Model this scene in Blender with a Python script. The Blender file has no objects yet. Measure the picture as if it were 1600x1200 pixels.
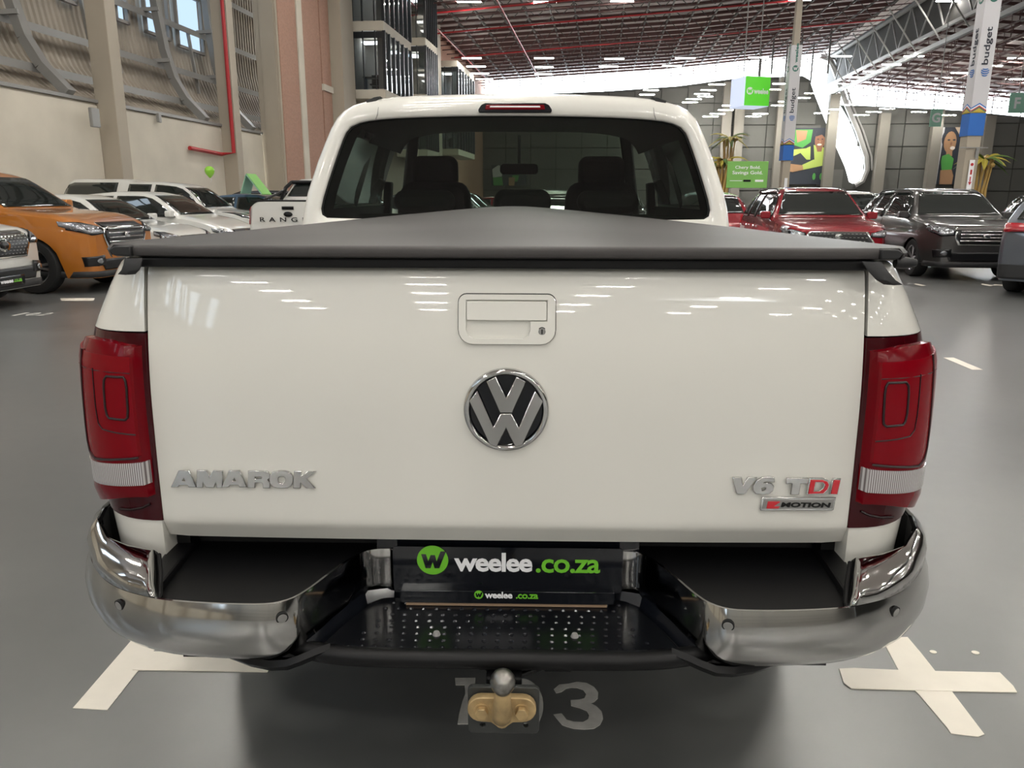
import bpy, bmesh, math, random
from mathutils import Vector, Matrix
from mathutils.bvhtree import BVHTree
from math import sin, cos, tan, pi, radians, sqrt, atan2, asin
random.seed(7)
SC = bpy.context.scene
COL = SC.collection
# ------------------------------------------------------------------ camera
F_PX, CAM_H, PITCH, ROLL = 1200.0, 1.4, radians(13.6), radians(0.2)
_f = Vector((0, cos(PITCH), -sin(PITCH)))
_u0 = Vector((0, sin(PITCH), cos(PITCH)))
_r0 = Vector((1, 0, 0))
_r = _r0*cos(ROLL) + _u0*sin(ROLL)
_u = _u0*cos(ROLL) - _r0*sin(ROLL)
CAM = Vector((0, 0, CAM_H))
cam_d = bpy.data.cameras.new('camera')
cam_d.sensor_width = 36; cam_d.lens = 36*F_PX/1600; cam_d.clip_start = 0.05; cam_d.clip_end = 500
cam = bpy.data.objects.new('camera', cam_d); COL.objects.link(cam)
M = Matrix((( _r.x, _u.x, -_f.x), (_r.y, _u.y, -_f.y), (_r.z, _u.z, -_f.z))).to_4x4()
M.translation = CAM
cam.matrix_world = M
SC.camera = cam
# ------------------------------------------------------------------ sky and exposure
world = bpy.data.worlds.new('world'); SC.world = world; world.use_nodes = True
bg = world.node_tree.nodes['Background']
bg.inputs[0].default_value = (0.86, 0.94, 1.0, 1); bg.inputs[1].default_value = 6.0
SC.view_settings.view_transform = 'Standard'; SC.view_settings.look = 'None'
SC.view_settings.exposure = 1.50; SC.view_settings.gamma = 1.0; SC.view_settings.use_curve_mapping = False
SC.cycles.use_denoising = True
SC.cycles.max_bounces = 8; SC.cycles.diffuse_bounces = 4; SC.cycles.glossy_bounces = 4
SC.cycles.transparent_max_bounces = 16
SC.cycles.sample_clamp_indirect = 6.0
LAMP = 72.0           # radiance of the ceiling battens
# frames ------------------------------------------------------------
TH = radians(6.6)       # hall axis
PSI = radians(1.0)      # pickup axis
TRK = Vector((-.02, 1.6, 0))
_tx = Vector((cos(PSI), -sin(PSI), 0)); _ty = Vector((sin(PSI), cos(PSI), 0))
_hu = Vector((cos(TH), -sin(TH), 0)); _hv = Vector((sin(TH), cos(TH), 0))
def ray(px, py): return _f*F_PX + _r*(px-800) - _u*(py-600)
def loc(px, py, Y):
    d = ray(px, py); o = CAM-TRK; t = (Y-o.dot(_ty))/d.dot(_ty); p = o+d*t
    return p.dot(_tx), p.z
def locz(px, py, z):
    d = ray(px, py); p = CAM+d*((z-CAM_H)/d.z)-TRK
    return p.dot(_tx), p.dot(_ty)
def hall_u(px, py, u):
    d = ray(px, py); p = CAM+d*((u-CAM.dot(_hu))/d.dot(_hu)); return p.dot(_hv), p.z
def hall_v(px, py, v):
    d = ray(px, py); p = CAM+d*((v-CAM.dot(_hv))/d.dot(_hv)); return p.dot(_hu), p.z
def ground(px, py, z=0.0):
    d = ray(px, py); p = CAM+d*((z-CAM_H)/d.z); return p
def H(u, v, z=0.0): return _hu*u+_hv*v+Vector((0, 0, z))
def at_y(px, py, y):
    d = ray(px, py); return CAM+d*(y/d.y)
# ------------------------------------------------------------------ materials
def mat(name, col, rough=.5, metal=0., coat=0., noise=None, bump=None, emit=0., spec=None, trans=0., coat_rough=.03, sheen=0.):
    m = bpy.data.materials.new(name); m.use_nodes = True
    nt = m.node_tree; b = nt.nodes['Principled BSDF']
    c = (col[0], col[1], col[2], 1)
    b.inputs['Base Color'].default_value = c; b.inputs['Roughness'].default_value = rough
    b.inputs['Metallic'].default_value = metal; b.inputs['Coat Weight'].default_value = coat
    b.inputs['Coat Roughness'].default_value = coat_rough
    if spec is not None: b.inputs['Specular IOR Level'].default_value = spec
    if trans: b.inputs['Transmission Weight'].default_value = trans
    if emit:
        b.inputs['Emission Color'].default_value = c; b.inputs['Emission Strength'].default_value = emit
    if noise:                      # (scale, amount, stretch xyz)
        sc, amt = noise[0], noise[1]
        st = noise[2] if len(noise) > 2 else (1, 1, 1)
        tc = nt.nodes.new('ShaderNodeTexCoord'); mp = nt.nodes.new('ShaderNodeMapping'); mp.inputs['Scale'].default_value = st
        nz = nt.nodes.new('ShaderNodeTexNoise'); nz.inputs['Scale'].default_value = sc; nz.inputs['Detail'].default_value = 5
        nt.links.new(tc.outputs['Object'], mp.inputs[0]); nt.links.new(mp.outputs[0], nz.inputs['Vector'])
        mx = nt.nodes.new('ShaderNodeMix'); mx.data_type = 'RGBA'
        mx.inputs[6].default_value = tuple(max(0, x*(1-amt)) for x in col)+(1,)
        mx.inputs[7].default_value = tuple(min(1, x*(1+amt)) for x in col)+(1,)
        rp = nt.nodes.new('ShaderNodeMapRange'); rp.inputs[1].default_value = .3; rp.inputs[2].default_value = .7
        nt.links.new(nz.outputs[0], rp.inputs[0]); nt.links.new(rp.outputs[0], mx.inputs[0]); nt.links.new(mx.outputs[2], b.inputs['Base Color'])
        if len(noise) > 3:
            rr = nt.nodes.new('ShaderNodeMapRange'); rr.inputs[3].default_value = rough*(1-noise[3]); rr.inputs[4].default_value = rough*(1+noise[3])
            nt.links.new(nz.outputs[0], rr.inputs[0]); nt.links.new(rr.outputs[0], b.inputs['Roughness'])
    if bump:
        tc = nt.nodes.new('ShaderNodeTexCoord'); nz = nt.nodes.new('ShaderNodeTexNoise'); nz.inputs['Scale'].default_value = bump[0]
        bp = nt.nodes.new('ShaderNodeBump'); bp.inputs['Strength'].default_value = bump[1]; bp.inputs['Distance'].default_value = bump[2] if len(bump) > 2 else .01
        nt.links.new(tc.outputs['Object'], nz.inputs['Vector']); nt.links.new(nz.outputs[0], bp.inputs['Height']); nt.links.new(bp.outputs[0], b.inputs['Normal'])
    return m
def emat(name, col, s):
    m = bpy.data.materials.new(name); m.use_nodes = True; nt = m.node_tree
    for n in list(nt.nodes):
        if n.type == 'BSDF_PRINCIPLED': nt.nodes.remove(n)
    e = nt.nodes.new('ShaderNodeEmission'); e.inputs[0].default_value = (*col, 1); e.inputs[1].default_value = s
    nt.links.new(e.outputs[0], nt.nodes['Material Output'].inputs[0]); return m
def tinted(name, col, rough=.0, ior=1.5, diffuse=0.0):
    """thin glass: tinted see-through plus a fresnel reflection"""
    m = bpy.data.materials.new(name); m.use_nodes = True; nt = m.node_tree
    for n in list(nt.nodes):
        if n.type == 'BSDF_PRINCIPLED': nt.nodes.remove(n)
    t = nt.nodes.new('ShaderNodeBsdfTransparent'); t.inputs[0].default_value = (*col, 1)
    g = nt.nodes.new('ShaderNodeBsdfGlossy'); g.inputs['Roughness'].default_value = rough
    fr = nt.nodes.new('ShaderNodeFresnel')
    ge = nt.nodes.new('ShaderNodeNewGeometry'); io = nt.nodes.new('ShaderNodeMapRange'); io.inputs[3].default_value = ior; io.inputs[4].default_value = 1/ior
    nt.links.new(ge.outputs['Backfacing'], io.inputs[0]); nt.links.new(io.outputs[0], fr.inputs[0])
    mx = nt.nodes.new('ShaderNodeMixShader')
    nt.links.new(fr.outputs[0], mx.inputs[0]); nt.links.new(t.outputs[0], mx.inputs[1]); nt.links.new(g.outputs[0], mx.inputs[2])
    out = mx
    if diffuse:
        d = nt.nodes.new('ShaderNodeBsdfTranslucent'); d.inputs[0].default_value = (.8, .85, .9, 1)
        m2 = nt.nodes.new('ShaderNodeMixShader'); m2.inputs[0].default_value = diffuse
        nt.links.new(mx.outputs[0], m2.inputs[1]); nt.links.new(d.outputs[0], m2.inputs[2]); out = m2
    nt.links.new(out.outputs[0], nt.nodes['Material Output'].inputs[0]); return m
MT = {}
MT['white'] = mat('white_paint', (.745, .73, .675), .3, coat=1.0)
MT['chrome'] = mat('chrome', (.60, .60, .59), .06, metal=1)
MT['chrome_satin'] = mat('chrome_satin', (.50, .495, .48), .09, metal=1)
MT['black'] = mat('black_plastic', (.0035, .0035, .004), .42, spec=.3)
MT['black_gloss'] = mat('black_gloss', (.006, .007, .010), .08)
MT['gap'] = mat('shadow_gap', (.004, .004, .004), .9)
MT['rubber'] = mat('rubber', (.012, .012, .012), .7)
MT['canvas'] = mat('cover_vinyl', (.042, .038, .037), .5, spec=.35, noise=(9, .06), bump=(260, .12, .002))
MT['vinyl_black'] = mat('strap_black', (.012, .012, .013), .55)
MT['lens_red'] = mat('lens_red', (.15, .0006, .005), .15, coat=.12, spec=.15)
MT['lens_dark'] = mat('lens_dark_red', (.042, .0005, .003), .1, coat=.25, spec=.2)
MT['lens_mid'] = mat('lens_mid_red', (.20, .0008, .006), .2, coat=.12, spec=.15)
MT['seam'] = mat('seam_dark', (.012, .001, .002), .4)
MT['chrome_ball'] = mat('ball_steel', (.30, .29, .27), .28, metal=1, noise=(60, .35))
MT['gold'] = mat('zinc_yellow', (.50, .36, .18), .42, metal=.5, noise=(30, .25))
MT['tow_plate'] = mat('tow_plate', (.035, .037, .035), .5, noise=(14, .3))
MT['green'] = mat('sign_green', (.12, .45, .03), .4)
MT['plate_green'] = mat('plate_green', (.16, .52, .03), .4)
MT['sign_white'] = mat('sign_white', (.85, .85, .87), .4)
MT['red_badge'] = mat('badge_red', (.55, .01, .02), .25, coat=.6)
MT['interior'] = mat('cabin_dark', (.012, .012, .013), .8)
MT['glass_tint'] = tinted('rear_glass_tint', (.30, .37, .31))
MT['glass_side'] = tinted('side_glass_tint', (.05, .06, .055))
MT['glass_clear'] = tinted('front_glass', (.80, .88, .82))
MT['concrete'] = mat('wall_concrete', (.62, .57, .48), .85, noise=(.7, .09))
MT['column_paint'] = mat('column_paint', (.40, .35, .28), .7, noise=(.5, .05))
MT['column_grey'] = mat('column_grey', (.30, .285, .27), .55)
MT['steel_grey'] = mat('steel_grey', (.27, .265, .255), .5, metal=.2)
MT['cladding'] = mat('cladding_sheet', (.36, .315, .26), .5, noise=(1.2, .1))
MT['cladding_dark'] = mat('cladding_dark', (.14, .13, .12), .6)
MT['fascia_dark'] = mat('fascia_dark', (.03, .028, .026), .8)
MT['roof_sheet'] = mat('roof_sheet', (.60, .54, .52), .8)
MT['roof_red'] = mat('roof_purlin', (.10, .045, .042), .6)
MT['roof_grey'] = mat('roof_steel', (.105, .098, .095), .6)
MT['pipe_red'] = mat('pipe_red', (.42, .02, .025), .4)
MT['lamp_glow'] = emat('batten_glow', (1, .97, .90), LAMP)
MT['panel_wall'] = mat('far_wall_panel', (.09, .09, .081), .7, noise=(.3, .06))
MT['panel_joint'] = mat('far_wall_joint', (.05, .05, .045), .8)
MT['tape'] = mat('floor_tape', (.74, .69, .60), .5, noise=(7, .05))
MT['stencil'] = mat('floor_stencil', (.50, .49, .46), .6, noise=(25, .14))
# ------------------------------------------------------------------ mesh building
class MB:
    def __init__(s): s.v = []; s.f = []
    def add(s, vs, fs):
        n = len(s.v); s.v += [tuple(p) for p in vs]; s.f += [tuple(i+n for i in f) for f in fs]; return s
    def box(s, c, d, rot=None):
        hx, hy, hz = d[0]/2, d[1]/2, d[2]/2
        vs = [Vector((x, y, z)) for z in (-hz, hz) for y in (-hy, hy) for x in (-hx, hx)]
        if rot is not None: vs = [rot @ p for p in vs]
        c = Vector(c)
        return s.add([p+c for p in vs], [(0, 2, 3, 1), (4, 5, 7, 6), (0, 1, 5, 4), (2, 6, 7, 3), (0, 4, 6, 2), (1, 3, 7, 5)])
    def bar(s, p, q, w, h=None, up=(0, 0, 1)):
        p = Vector(p); q = Vector(q); h = h or w; d = (q-p).normalized(); up = Vector(up)
        if abs(d.dot(up)) > .98: up = Vector((1, 0, 0))
        a = d.cross(up).normalized()*w/2; b = a.cross(d).normalized()*h/2
        vs = [p-a-b, p+a-b, p+a+b, p-a+b, q-a-b, q+a-b, q+a+b, q-a+b]
        return s.add(vs, [(0, 1, 2, 3), (7, 6, 5, 4), (0, 4, 5, 1), (1, 5, 6, 2), (2, 6, 7, 3), (3, 7, 4, 0)])
    def tube(s, pts, r, n=8, closed=False, rs=None):
        pts = [Vector(p) for p in pts]; m = len(pts); vs = []; prev = None
        for i, p in enumerate(pts):
            if closed: d = pts[(i+1) % m]-pts[i-1]
            else: d = pts[min(i+1, m-1)]-pts[max(i-1, 0)]
            d.normalize()
            if prev is None:
                a = d.cross(Vector((0, 0, 1)))
                if a.length < .1: a = d.cross(Vector((0, 1, 0)))
            else: a = prev-d*prev.dot(d)
            a.normalize(); prev = a; b = d.cross(a); rr = rs[i] if rs else r
            vs += [p+(a*cos(2*pi*k/n)+b*sin(2*pi*k/n))*rr for k in range(n)]
        fs = []
        for i in range(m if closed else m-1):
            j = (i+1) % m
            fs += [(i*n+k, i*n+(k+1) % n, j*n+(k+1) % n, j*n+k) for k in range(n)]
        if not closed: fs += [tuple(range(n-1, -1, -1)), tuple((m-1)*n+k for k in range(n))]
        return s.add(vs, fs)
    def grid(s, rows, close_u=False):
        n = len(rows[0]); vs = [p for r in rows for p in r]; fs = []
        for i in range(len(rows)-1):
            for j in range(n if close_u else n-1):
                k = (j+1) % n; fs.append((i*n+j, i*n+k, (i+1)*n+k, (i+1)*n+j))
        return s.add(vs, fs)
    def lathe(s, prof, n=24, o=(0, 0, 0), axis='z', caps=True):
        """prof: (radius, height) pairs"""
        vs = []; o = Vector(o)
        for r, h in prof:
            for k in range(n):
                a = 2*pi*k/n; c, d = r*cos(a), r*sin(a)
                p = {'z': (c, d, h), 'y': (c, h, d), 'x': (h, c, d)}[axis]; vs.append(o+Vector(p))
        fs = [(i*n+k, i*n+(k+1) % n, (i+1)*n+(k+1) % n, (i+1)*n+k) for i in range(len(prof)-1) for k in range(n)]
        if caps and prof[0][0] > 1e-5: fs.append(tuple(range(n)))
        if caps and prof[-1][0] > 1e-5: fs.append(tuple((len(prof)-1)*n+k for k in range(n)))
        return s.add(vs, fs)
    def prism(s, poly, fn, t0, t1):
        """poly of 2-D points, fn(a, b, t) -> point"""
        n = len(poly)
        vs = [fn(a, b, t0) for a, b in poly]+[fn(a, b, t1) for a, b in poly]
        return s.add(vs, [tuple(range(n)), tuple(range(2*n-1, n-1, -1))]+[(i, (i+1) % n, n+(i+1) % n, n+i) for i in range(n)])
    def build(s, name, m, parent=None, smooth=False, bevel=0., seg=2, sub=0, solid=0., kind=None, label=None, angle=35, recalc=True):
        me = bpy.data.meshes.new(name); me.from_pydata([tuple(p) for p in s.v], [], s.f)
        if recalc:
            bm = bmesh.new(); bm.from_mesh(me); bmesh.ops.remove_doubles(bm, verts=bm.verts, dist=1e-5)
            bmesh.ops.recalc_face_normals(bm, faces=bm.faces); bm.to_mesh(me); bm.free()
        if smooth:
            for p in me.polygons: p.use_smooth = True
            if angle < 180: me.set_sharp_from_angle(angle=radians(angle))
        me.materials.append(m if not isinstance(m, str) else MT[m])
        o = bpy.data.objects.new(name, me); COL.objects.link(o)
        if parent is not None: o.parent = parent
        if solid:
            q = o.modifiers.new('s', 'SOLIDIFY'); q.thickness = solid; q.offset = -1
        if bevel:
            q = o.modifiers.new('b', 'BEVEL'); q.width = bevel; q.segments = seg; q.limit_method = 'ANGLE'; q.harden_normals = False
        if sub:
            q = o.modifiers.new('u', 'SUBSURF'); q.levels = sub; q.render_levels = sub
        if kind: o['kind'] = kind
        if label: o['label'] = label
        return o
def tag(o, label, cat, group=None, kind=None):
    o['label'] = label; o['category'] = cat
    if group: o['group'] = group
    if kind: o['kind'] = kind
    return o
def empty(name, loc_=(0, 0, 0), rz=0., label=None, cat=None, group=None):
    o = bpy.data.objects.new(name, None); COL.objects.link(o); o.location = loc_; o.rotation_euler = (0, 0, rz); o.empty_display_size = .2
    if label: tag(o, label, cat, group)
    return o
def struct(o, hall=True):
    o['kind'] = 'structure'
    if hall: o.rotation_euler = (0, 0, -TH)
    return o
def kids(o): return [c for c in bpy.data.objects if c.parent == o]
def apply_mods(o):
    dg = bpy.context.evaluated_depsgraph_get(); me = bpy.data.meshes.new_from_object(o.evaluated_get(dg))
    old = o.data; o.modifiers.clear(); o.data = me; return o
# flat shapes from loops (holes allowed) and lettering, as solid meshes
def shape_mesh(loops, depth, bevel=0.):
    cu = bpy.data.curves.new('t', 'CURVE'); cu.dimensions = '2D'; cu.fill_mode = 'BOTH'; cu.extrude = depth/2
    cu.bevel_depth = bevel; cu.bevel_resolution = 1
    for lp in loops:
        sp = cu.splines.new('POLY'); sp.points.add(len(lp)-1); sp.use_cyclic_u = True
        for i, (a, b) in enumerate(lp): sp.points[i].co = (a, b, 0, 1)
    o = bpy.data.objects.new('t', cu); COL.objects.link(o)
    dg = bpy.context.evaluated_depsgraph_get(); dg.update(); me = bpy.data.meshes.new_from_object(o.evaluated_get(dg))
    bpy.data.objects.remove(o); bpy.data.curves.remove(cu); return me
def text_mesh(body, depth=.002, bold=.0, shear=0., spacing=1.0):
    cu = bpy.data.curves.new('t', 'FONT'); cu.body = body; cu.size = 1; cu.extrude = 0.01; cu.offset = bold; cu.shear = shear
    cu.space_character = spacing; cu.resolution_u = 3
    o = bpy.data.objects.new('t', cu); COL.objects.link(o)
    dg = bpy.context.evaluated_depsgraph_get(); dg.update(); me = bpy.data.meshes.new_from_object(o.evaluated_get(dg))
    bpy.data.objects.remove(o); bpy.data.curves.remove(cu)
    return me
def place_mesh(me, name, m, parent, origin, ax, ay, width=None, height=None, depth=None, centre=True, label=None, raw=False):
    """lay a flat mesh (x, y, thickness z) onto the plane origin + ax*x + ay*y, fitted to width x height"""
    ax = Vector(ax).normalized(); ay = Vector(ay).normalized(); az = ax.cross(ay)
    xs = [v.co.x for v in me.vertices]; ys = [v.co.y for v in me.vertices]; zs = [v.co.z for v in me.vertices]
    x0, x1, y0, y1 = min(xs), max(xs), min(ys), max(ys); z0, z1 = min(zs), max(zs)
    sx = width/(x1-x0) if width else None; sy = height/(y1-y0) if height else sx
    if sx is None: sx = sy
    if raw: sx = sy = 1
    dz = depth/(z1-z0) if depth and z1 > z0 else 1
    cx, cy = ((x0+x1)/2, (y0+y1)/2) if centre else (0, 0)
    if raw: cx = cy = 0
    o3 = Vector(origin)
    for v in me.vertices:
        c = v.co; v.co = o3+ax*((c.x-cx)*sx)+ay*((c.y-cy)*sy)+az*((c.z-z0)*dz)
    me.materials.clear(); me.materials.append(MT[m] if isinstance(m, str) else m); me.name = name
    o = bpy.data.objects.new(name, me); COL.objects.link(o)
    if parent is not None: o.parent = parent
    if label: o['label'] = label
    return o
def rrect(x0, x1, y0, y1, r, n=5):
    if not isinstance(r, (tuple, list)): r = (r,)*4
    pts = []
    for (cx, cy, a0, rr) in ((x1-r[0], y1-r[0], 0, r[0]), (x0+r[1], y1-r[1], 90, r[1]), (x0+r[2], y0+r[2], 180, r[2]), (x1-r[3], y0+r[3], 270, r[3])):
        for k in range(n+1):
            a = radians(a0+90*k/n); pts.append((cx+rr*cos(a), cy+rr*sin(a)))
    return pts
def interp(x, pts):
    if x <= pts[0][0]: return pts[0][1]
    for (a, b), (c, d) in zip(pts, pts[1:]):
        if x <= c: return b+(d-b)*(x-a)/(c-a)
    return pts[-1][1]
def sstep(a, b, x):
    t = max(0, min(1, (x-a)/(b-a))); return t*t*(3-2*t)
def lerp(a, b, t): return a+(b-a)*t
# ================================================================== THE HALL
UL = -14.24            # inner face of the left wall
# floor: glossy power-floated concrete
def floor_mat():
    m = mat('floor_concrete', (.065, .064, .06), .3)
    nt = m.node_tree; b = nt.nodes['Principled BSDF']; N = nt.nodes.new; L = nt.links.new
    tc = N('ShaderNodeTexCoord')
    mp = N('ShaderNodeMapping'); mp.inputs['Scale'].default_value = (.55, 1.4, 1); L(tc.outputs['Object'], mp.inputs[0])
    n1 = N('ShaderNodeTexNoise'); n1.inputs['Scale'].default_value = 1.1; n1.inputs['Detail'].default_value = 3; L(mp.outputs[0], n1.inputs['Vector'])
    n2 = N('ShaderNodeTexNoise'); n2.inputs['Scale'].default_value = 9; n2.inputs['Detail'].default_value = 8; L(tc.outputs['Object'], n2.inputs['Vector'])
    ad = N('ShaderNodeMath'); ad.operation = 'MULTIPLY_ADD'; ad.inputs[1].default_value = .35; L(n2.outputs[0], ad.inputs[0]); L(n1.outputs[0], ad.inputs[2])
    cr = N('ShaderNodeValToRGB'); cr.color_ramp.elements[0].position = .25; cr.color_ramp.elements[0].color = (.082, .085, .086, 1)
    cr.color_ramp.elements[1].position = 1.0; cr.color_ramp.elements[1].color = (.132, .133, .128, 1)
    L(ad.outputs[0], cr.inputs[0]); L(cr.outputs[0], b.inputs['Base Color'])
    rr = N('ShaderNodeMapRange'); rr.inputs[1].default_value = 0; rr.inputs[2].default_value = 1; rr.inputs[3].default_value = .26; rr.inputs[4].default_value = .34
    L(n1.outputs[0], rr.inputs[0]); L(rr.outputs[0], b.inputs['Roughness'])
    b.inputs['IOR'].default_value = 2.15
    return m
struct(MB().box((30, 24, -.1), (95, 142, .2)).build('floor', floor_mat()))
# ---- left wall: precast concrete below, curved corrugated cladding above
ZL = 3.95
V0, V1 = -18.0, 92.0
wl = struct(MB().box((UL-.15, -6.5, ZL/2), (.3, 77, ZL)).build('wall_left', 'concrete'))
COLS = [21.25-7.2*8, 21.25-7.2*7, 21.25-7.2*6, 21.25-7.2*5, 21.25-7.2*4, 21.25-7.2*3, 21.25-7.2*2, 21.25-7.2, 21.25, 28.47]
# recessed joints between the precast panels: a panel per bay, proud of the backing
for a, b in zip([-44]+COLS, COLS+[32.0]):
    a2, b2 = a+.52, b-.02
    if b2-a2 < .5: continue
    MB().box((UL+.03, (a2+b2)/2, ZL/2-.03), (.06, b2-a2, ZL-.08)).build('concrete_panel', 'concrete', wl, bevel=.01)
MB().box((UL+.02, -6.5, ZL+.04), (.16, 77, .09)).build('flashing', MT['steel_grey'], wl)
prof = [(0.0, ZL+.08), (-.75, 4.25), (-1.25, 4.65), (-1.65, 5.2), (-1.9, 5.9), (-2.05, 6.8), (-2.1, 8.0), (-2.1, 11.0), (-2.0, 15.0)]
def corr(profile, v0, v1, pitch=.25, amp=.06, u0=UL):
    """trapezoid-corrugated sheet; ribs run up the profile"""
    mb = MB(); n = int((v1-v0)/pitch); vs = []
    for i in range(n):
        a = v0+i*pitch
        for f, d in ((0, 0), (.35, 0), (.5, amp), (.85, amp)): vs.append((a+f*pitch, d))
    vs.append((v0+n*pitch, 0))
    rows = []
    for k, (du, z) in enumerate(profile):
        p0 = profile[max(k-1, 0)]; p1 = profile[min(k+1, len(profile)-1)]
        t = Vector((p1[0]-p0[0], p1[1]-p0[1])).normalized(); nr = (t.y, -t.x)
        rows.append([(u0+du-nr[0]*d, v, z-nr[1]*d) for v, d in vs])
    return mb.grid(rows)
cl = struct(corr(prof, -45, 42).build('wall_left_cladding', 'cladding', recalc=False))
MB().box((UL-2.6, -1.5, 9.6), (.1, 90, 12)).build('backing_sheet', 'cladding_dark', cl)
# glazed strips in the upper cladding (daylight behind)
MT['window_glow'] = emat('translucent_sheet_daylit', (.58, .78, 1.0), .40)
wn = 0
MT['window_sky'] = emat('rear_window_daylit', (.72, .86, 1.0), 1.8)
for (p, q) in (((178, -60), (196, 38)), ((223, -90), (259, 60)), ((272, -120), (311, 82)), ((96, -70), (117, 8))):
    v_a, _ = hall_u(p[0], 0, UL-1.9); v_b, _ = hall_u(q[0], 30, UL-1.9)
    _, z_b = hall_u((p[0]+q[0])/2, q[1]-8, UL-1.9); z_t = min(14.5, z_b+5.0)
    wn += 1
    mbw = corr([(-1.95, z_b), (-1.95, z_t)], v_a, v_b, .25, .05)
    w_ = struct(mbw.build('window_%d' % wn, 'window_glow', recalc=False))
    fr = MB()
    for zz in (z_b-.05, (z_b+z_t)/2-.6, z_t+.05): fr.box((UL-1.86, (v_a+v_b)/2, zz), (.12, v_b-v_a+.2, .1))
    for vv in (v_a-.05, v_b+.05): fr.box((UL-1.86, vv, (z_b+z_t)/2), (.12, .1, z_t-z_b+.2))
    fr.build('window_frame', 'column_grey', w_)
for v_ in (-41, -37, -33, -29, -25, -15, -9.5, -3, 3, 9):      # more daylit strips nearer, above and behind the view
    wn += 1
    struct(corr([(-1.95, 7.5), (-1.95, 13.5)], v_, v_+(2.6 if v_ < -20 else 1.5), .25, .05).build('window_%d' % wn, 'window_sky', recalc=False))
# girts: long horizontal channels
for du, z, s in ((-.85, 4.75, .22), (-1.45, 5.95, .2), (-1.75, 7.6, .18), (-1.8, 9.4, .18), (-1.8, 11.3, .18)):
    MB().bar((UL+du, -44, z), (UL+du, 41.0, z), s, .1).bar((UL+du+s/2, -44, z-.06), (UL+du+s/2, 41.0, z-.06), .02, .2).build('girt', 'steel_grey', cl)
# curved ribs in front of the cladding
rib = [(0.12, ZL+.1), (-.55, 4.75), (-.95, 5.45), (-1.2, 6.4), (-1.35, 7.6), (-1.45, 9.5), (-1.45, 15)]
for v in [v-1.2 for v in COLS]+[31.0]:
    mb = MB()
    for (a, b), (c, d) in zip(rib, rib[1:]):
        mb.bar((UL+a, v, b), (UL+c, v, d), .24, .30, up=(0, 1, 0))
    mb.build('curved_rib', 'steel_grey', cl)
    for z, du in ((5.95, -1.2), (7.6, -1.45)):
        MB().bar((UL+du-.3, v-.3, z+.05), (UL+du+.25, v-.12, z+.1), .12, .12).build('bracket', 'steel_grey', cl)
for v in (23.7, 25.0, 30.0): MB().bar((UL-1.5, v, 5.3), (UL-1.75, v, 7.6), .1, .1).build('hanger', 'steel_grey', cl)
# columns
def column(v, w=.95, d=.9, top=15.0, name='wall_column'):
    c = MB().box((UL+w/2, v+d/2, top/2), (w, d, top)).build(name, 'column_paint', None, bevel=.02)
    struct(c)
    return c
pil = [column(v, .60, .5) for v in COLS]+[column(32.05, .94, .4)]
# warm light-faced panels and brick infill further down the left wall
def brick_mat():
    m = mat('brick_infill', (.42, .22, .155), .8); nt = m.node_tree; b = nt.nodes['Principled BSDF']; N = nt.nodes.new; L = nt.links.new
    tc = N('ShaderNodeTexCoord'); sx = N('ShaderNodeSeparateXYZ'); cx = N('ShaderNodeCombineXYZ'); br = N('ShaderNodeTexBrick')
    L(tc.outputs['Object'], sx.inputs[0]); L(sx.outputs[1], cx.inputs[0]); L(sx.outputs[2], cx.inputs[1]); L(cx.outputs[0], br.inputs['Vector'])
    br.inputs['Scale'].default_value = 4; br.inputs['Color1'].default_value = (.44, .235, .165, 1); br.inputs['Color2'].default_value = (.38, .20, .14, 1)
    br.inputs['Mortar'].default_value = (.40, .29, .23, 1); br.inputs['Mortar Size'].default_value = .02
    L(br.outputs[0], b.inputs['Base Color']); return m
MT['brick'] = brick_mat()
bw = struct(MB().box((UL+.55, 46.0, 8), (.6, 28, 16)).build('wall_left_infill', 'column_paint'))
def bpan(v0, v1, z0=0.2, z1=15.4, u=UL+.86, nm='brick_panel'): return MB().box((u, (v0+v1)/2, (z0+z1)/2), (.06, v1-v0, z1-z0)).build(nm, 'brick', bw)
E2 = UL+.94
bpan(32.2, 34.1, u=E2); bpan(34.75, 36.9, u=E2)
MB().box((E2+.03, 34.42, 8), (.10, .6, 16)).build('pilaster', 'concrete', bw)
for z0, z1 in ((.2, 6.3), (6.6, 11.0), (11.3, 15.5)): bpan(37.1, 38.3, z0, z1, E2-.02)
for z in (6.45, 11.15): MB().box((E2+.03, 37.7, z), (.12, 1.3, .28)).build('string_course', 'concrete', bw)
struct(MB().box((UL+.94, 39.6, 8), (1.0, 1.9, 16)).build('wall_column', 'column_paint', None, bevel=.02))
struct(MB().box((UL+.94, 55.6, 8), (1.0, 1.6, 16)).build('wall_column', 'column_paint', None, bevel=.02))
struct(MB().box((UL+.94, 60.5, 7), (1.4, 1.6, 14)).build('wall_column', 'column_paint', None, bevel=.02))
struct(MB().box((UL+.1, 76, 7.4), (.6, 32, 14.8)).build('wall_left_rear', 'brick'))
for z in (5.0, 9.5): MB().box((E2+.03, 58, z), (.12, 3, .28)).build('string_course', 'concrete', bw)
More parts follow.
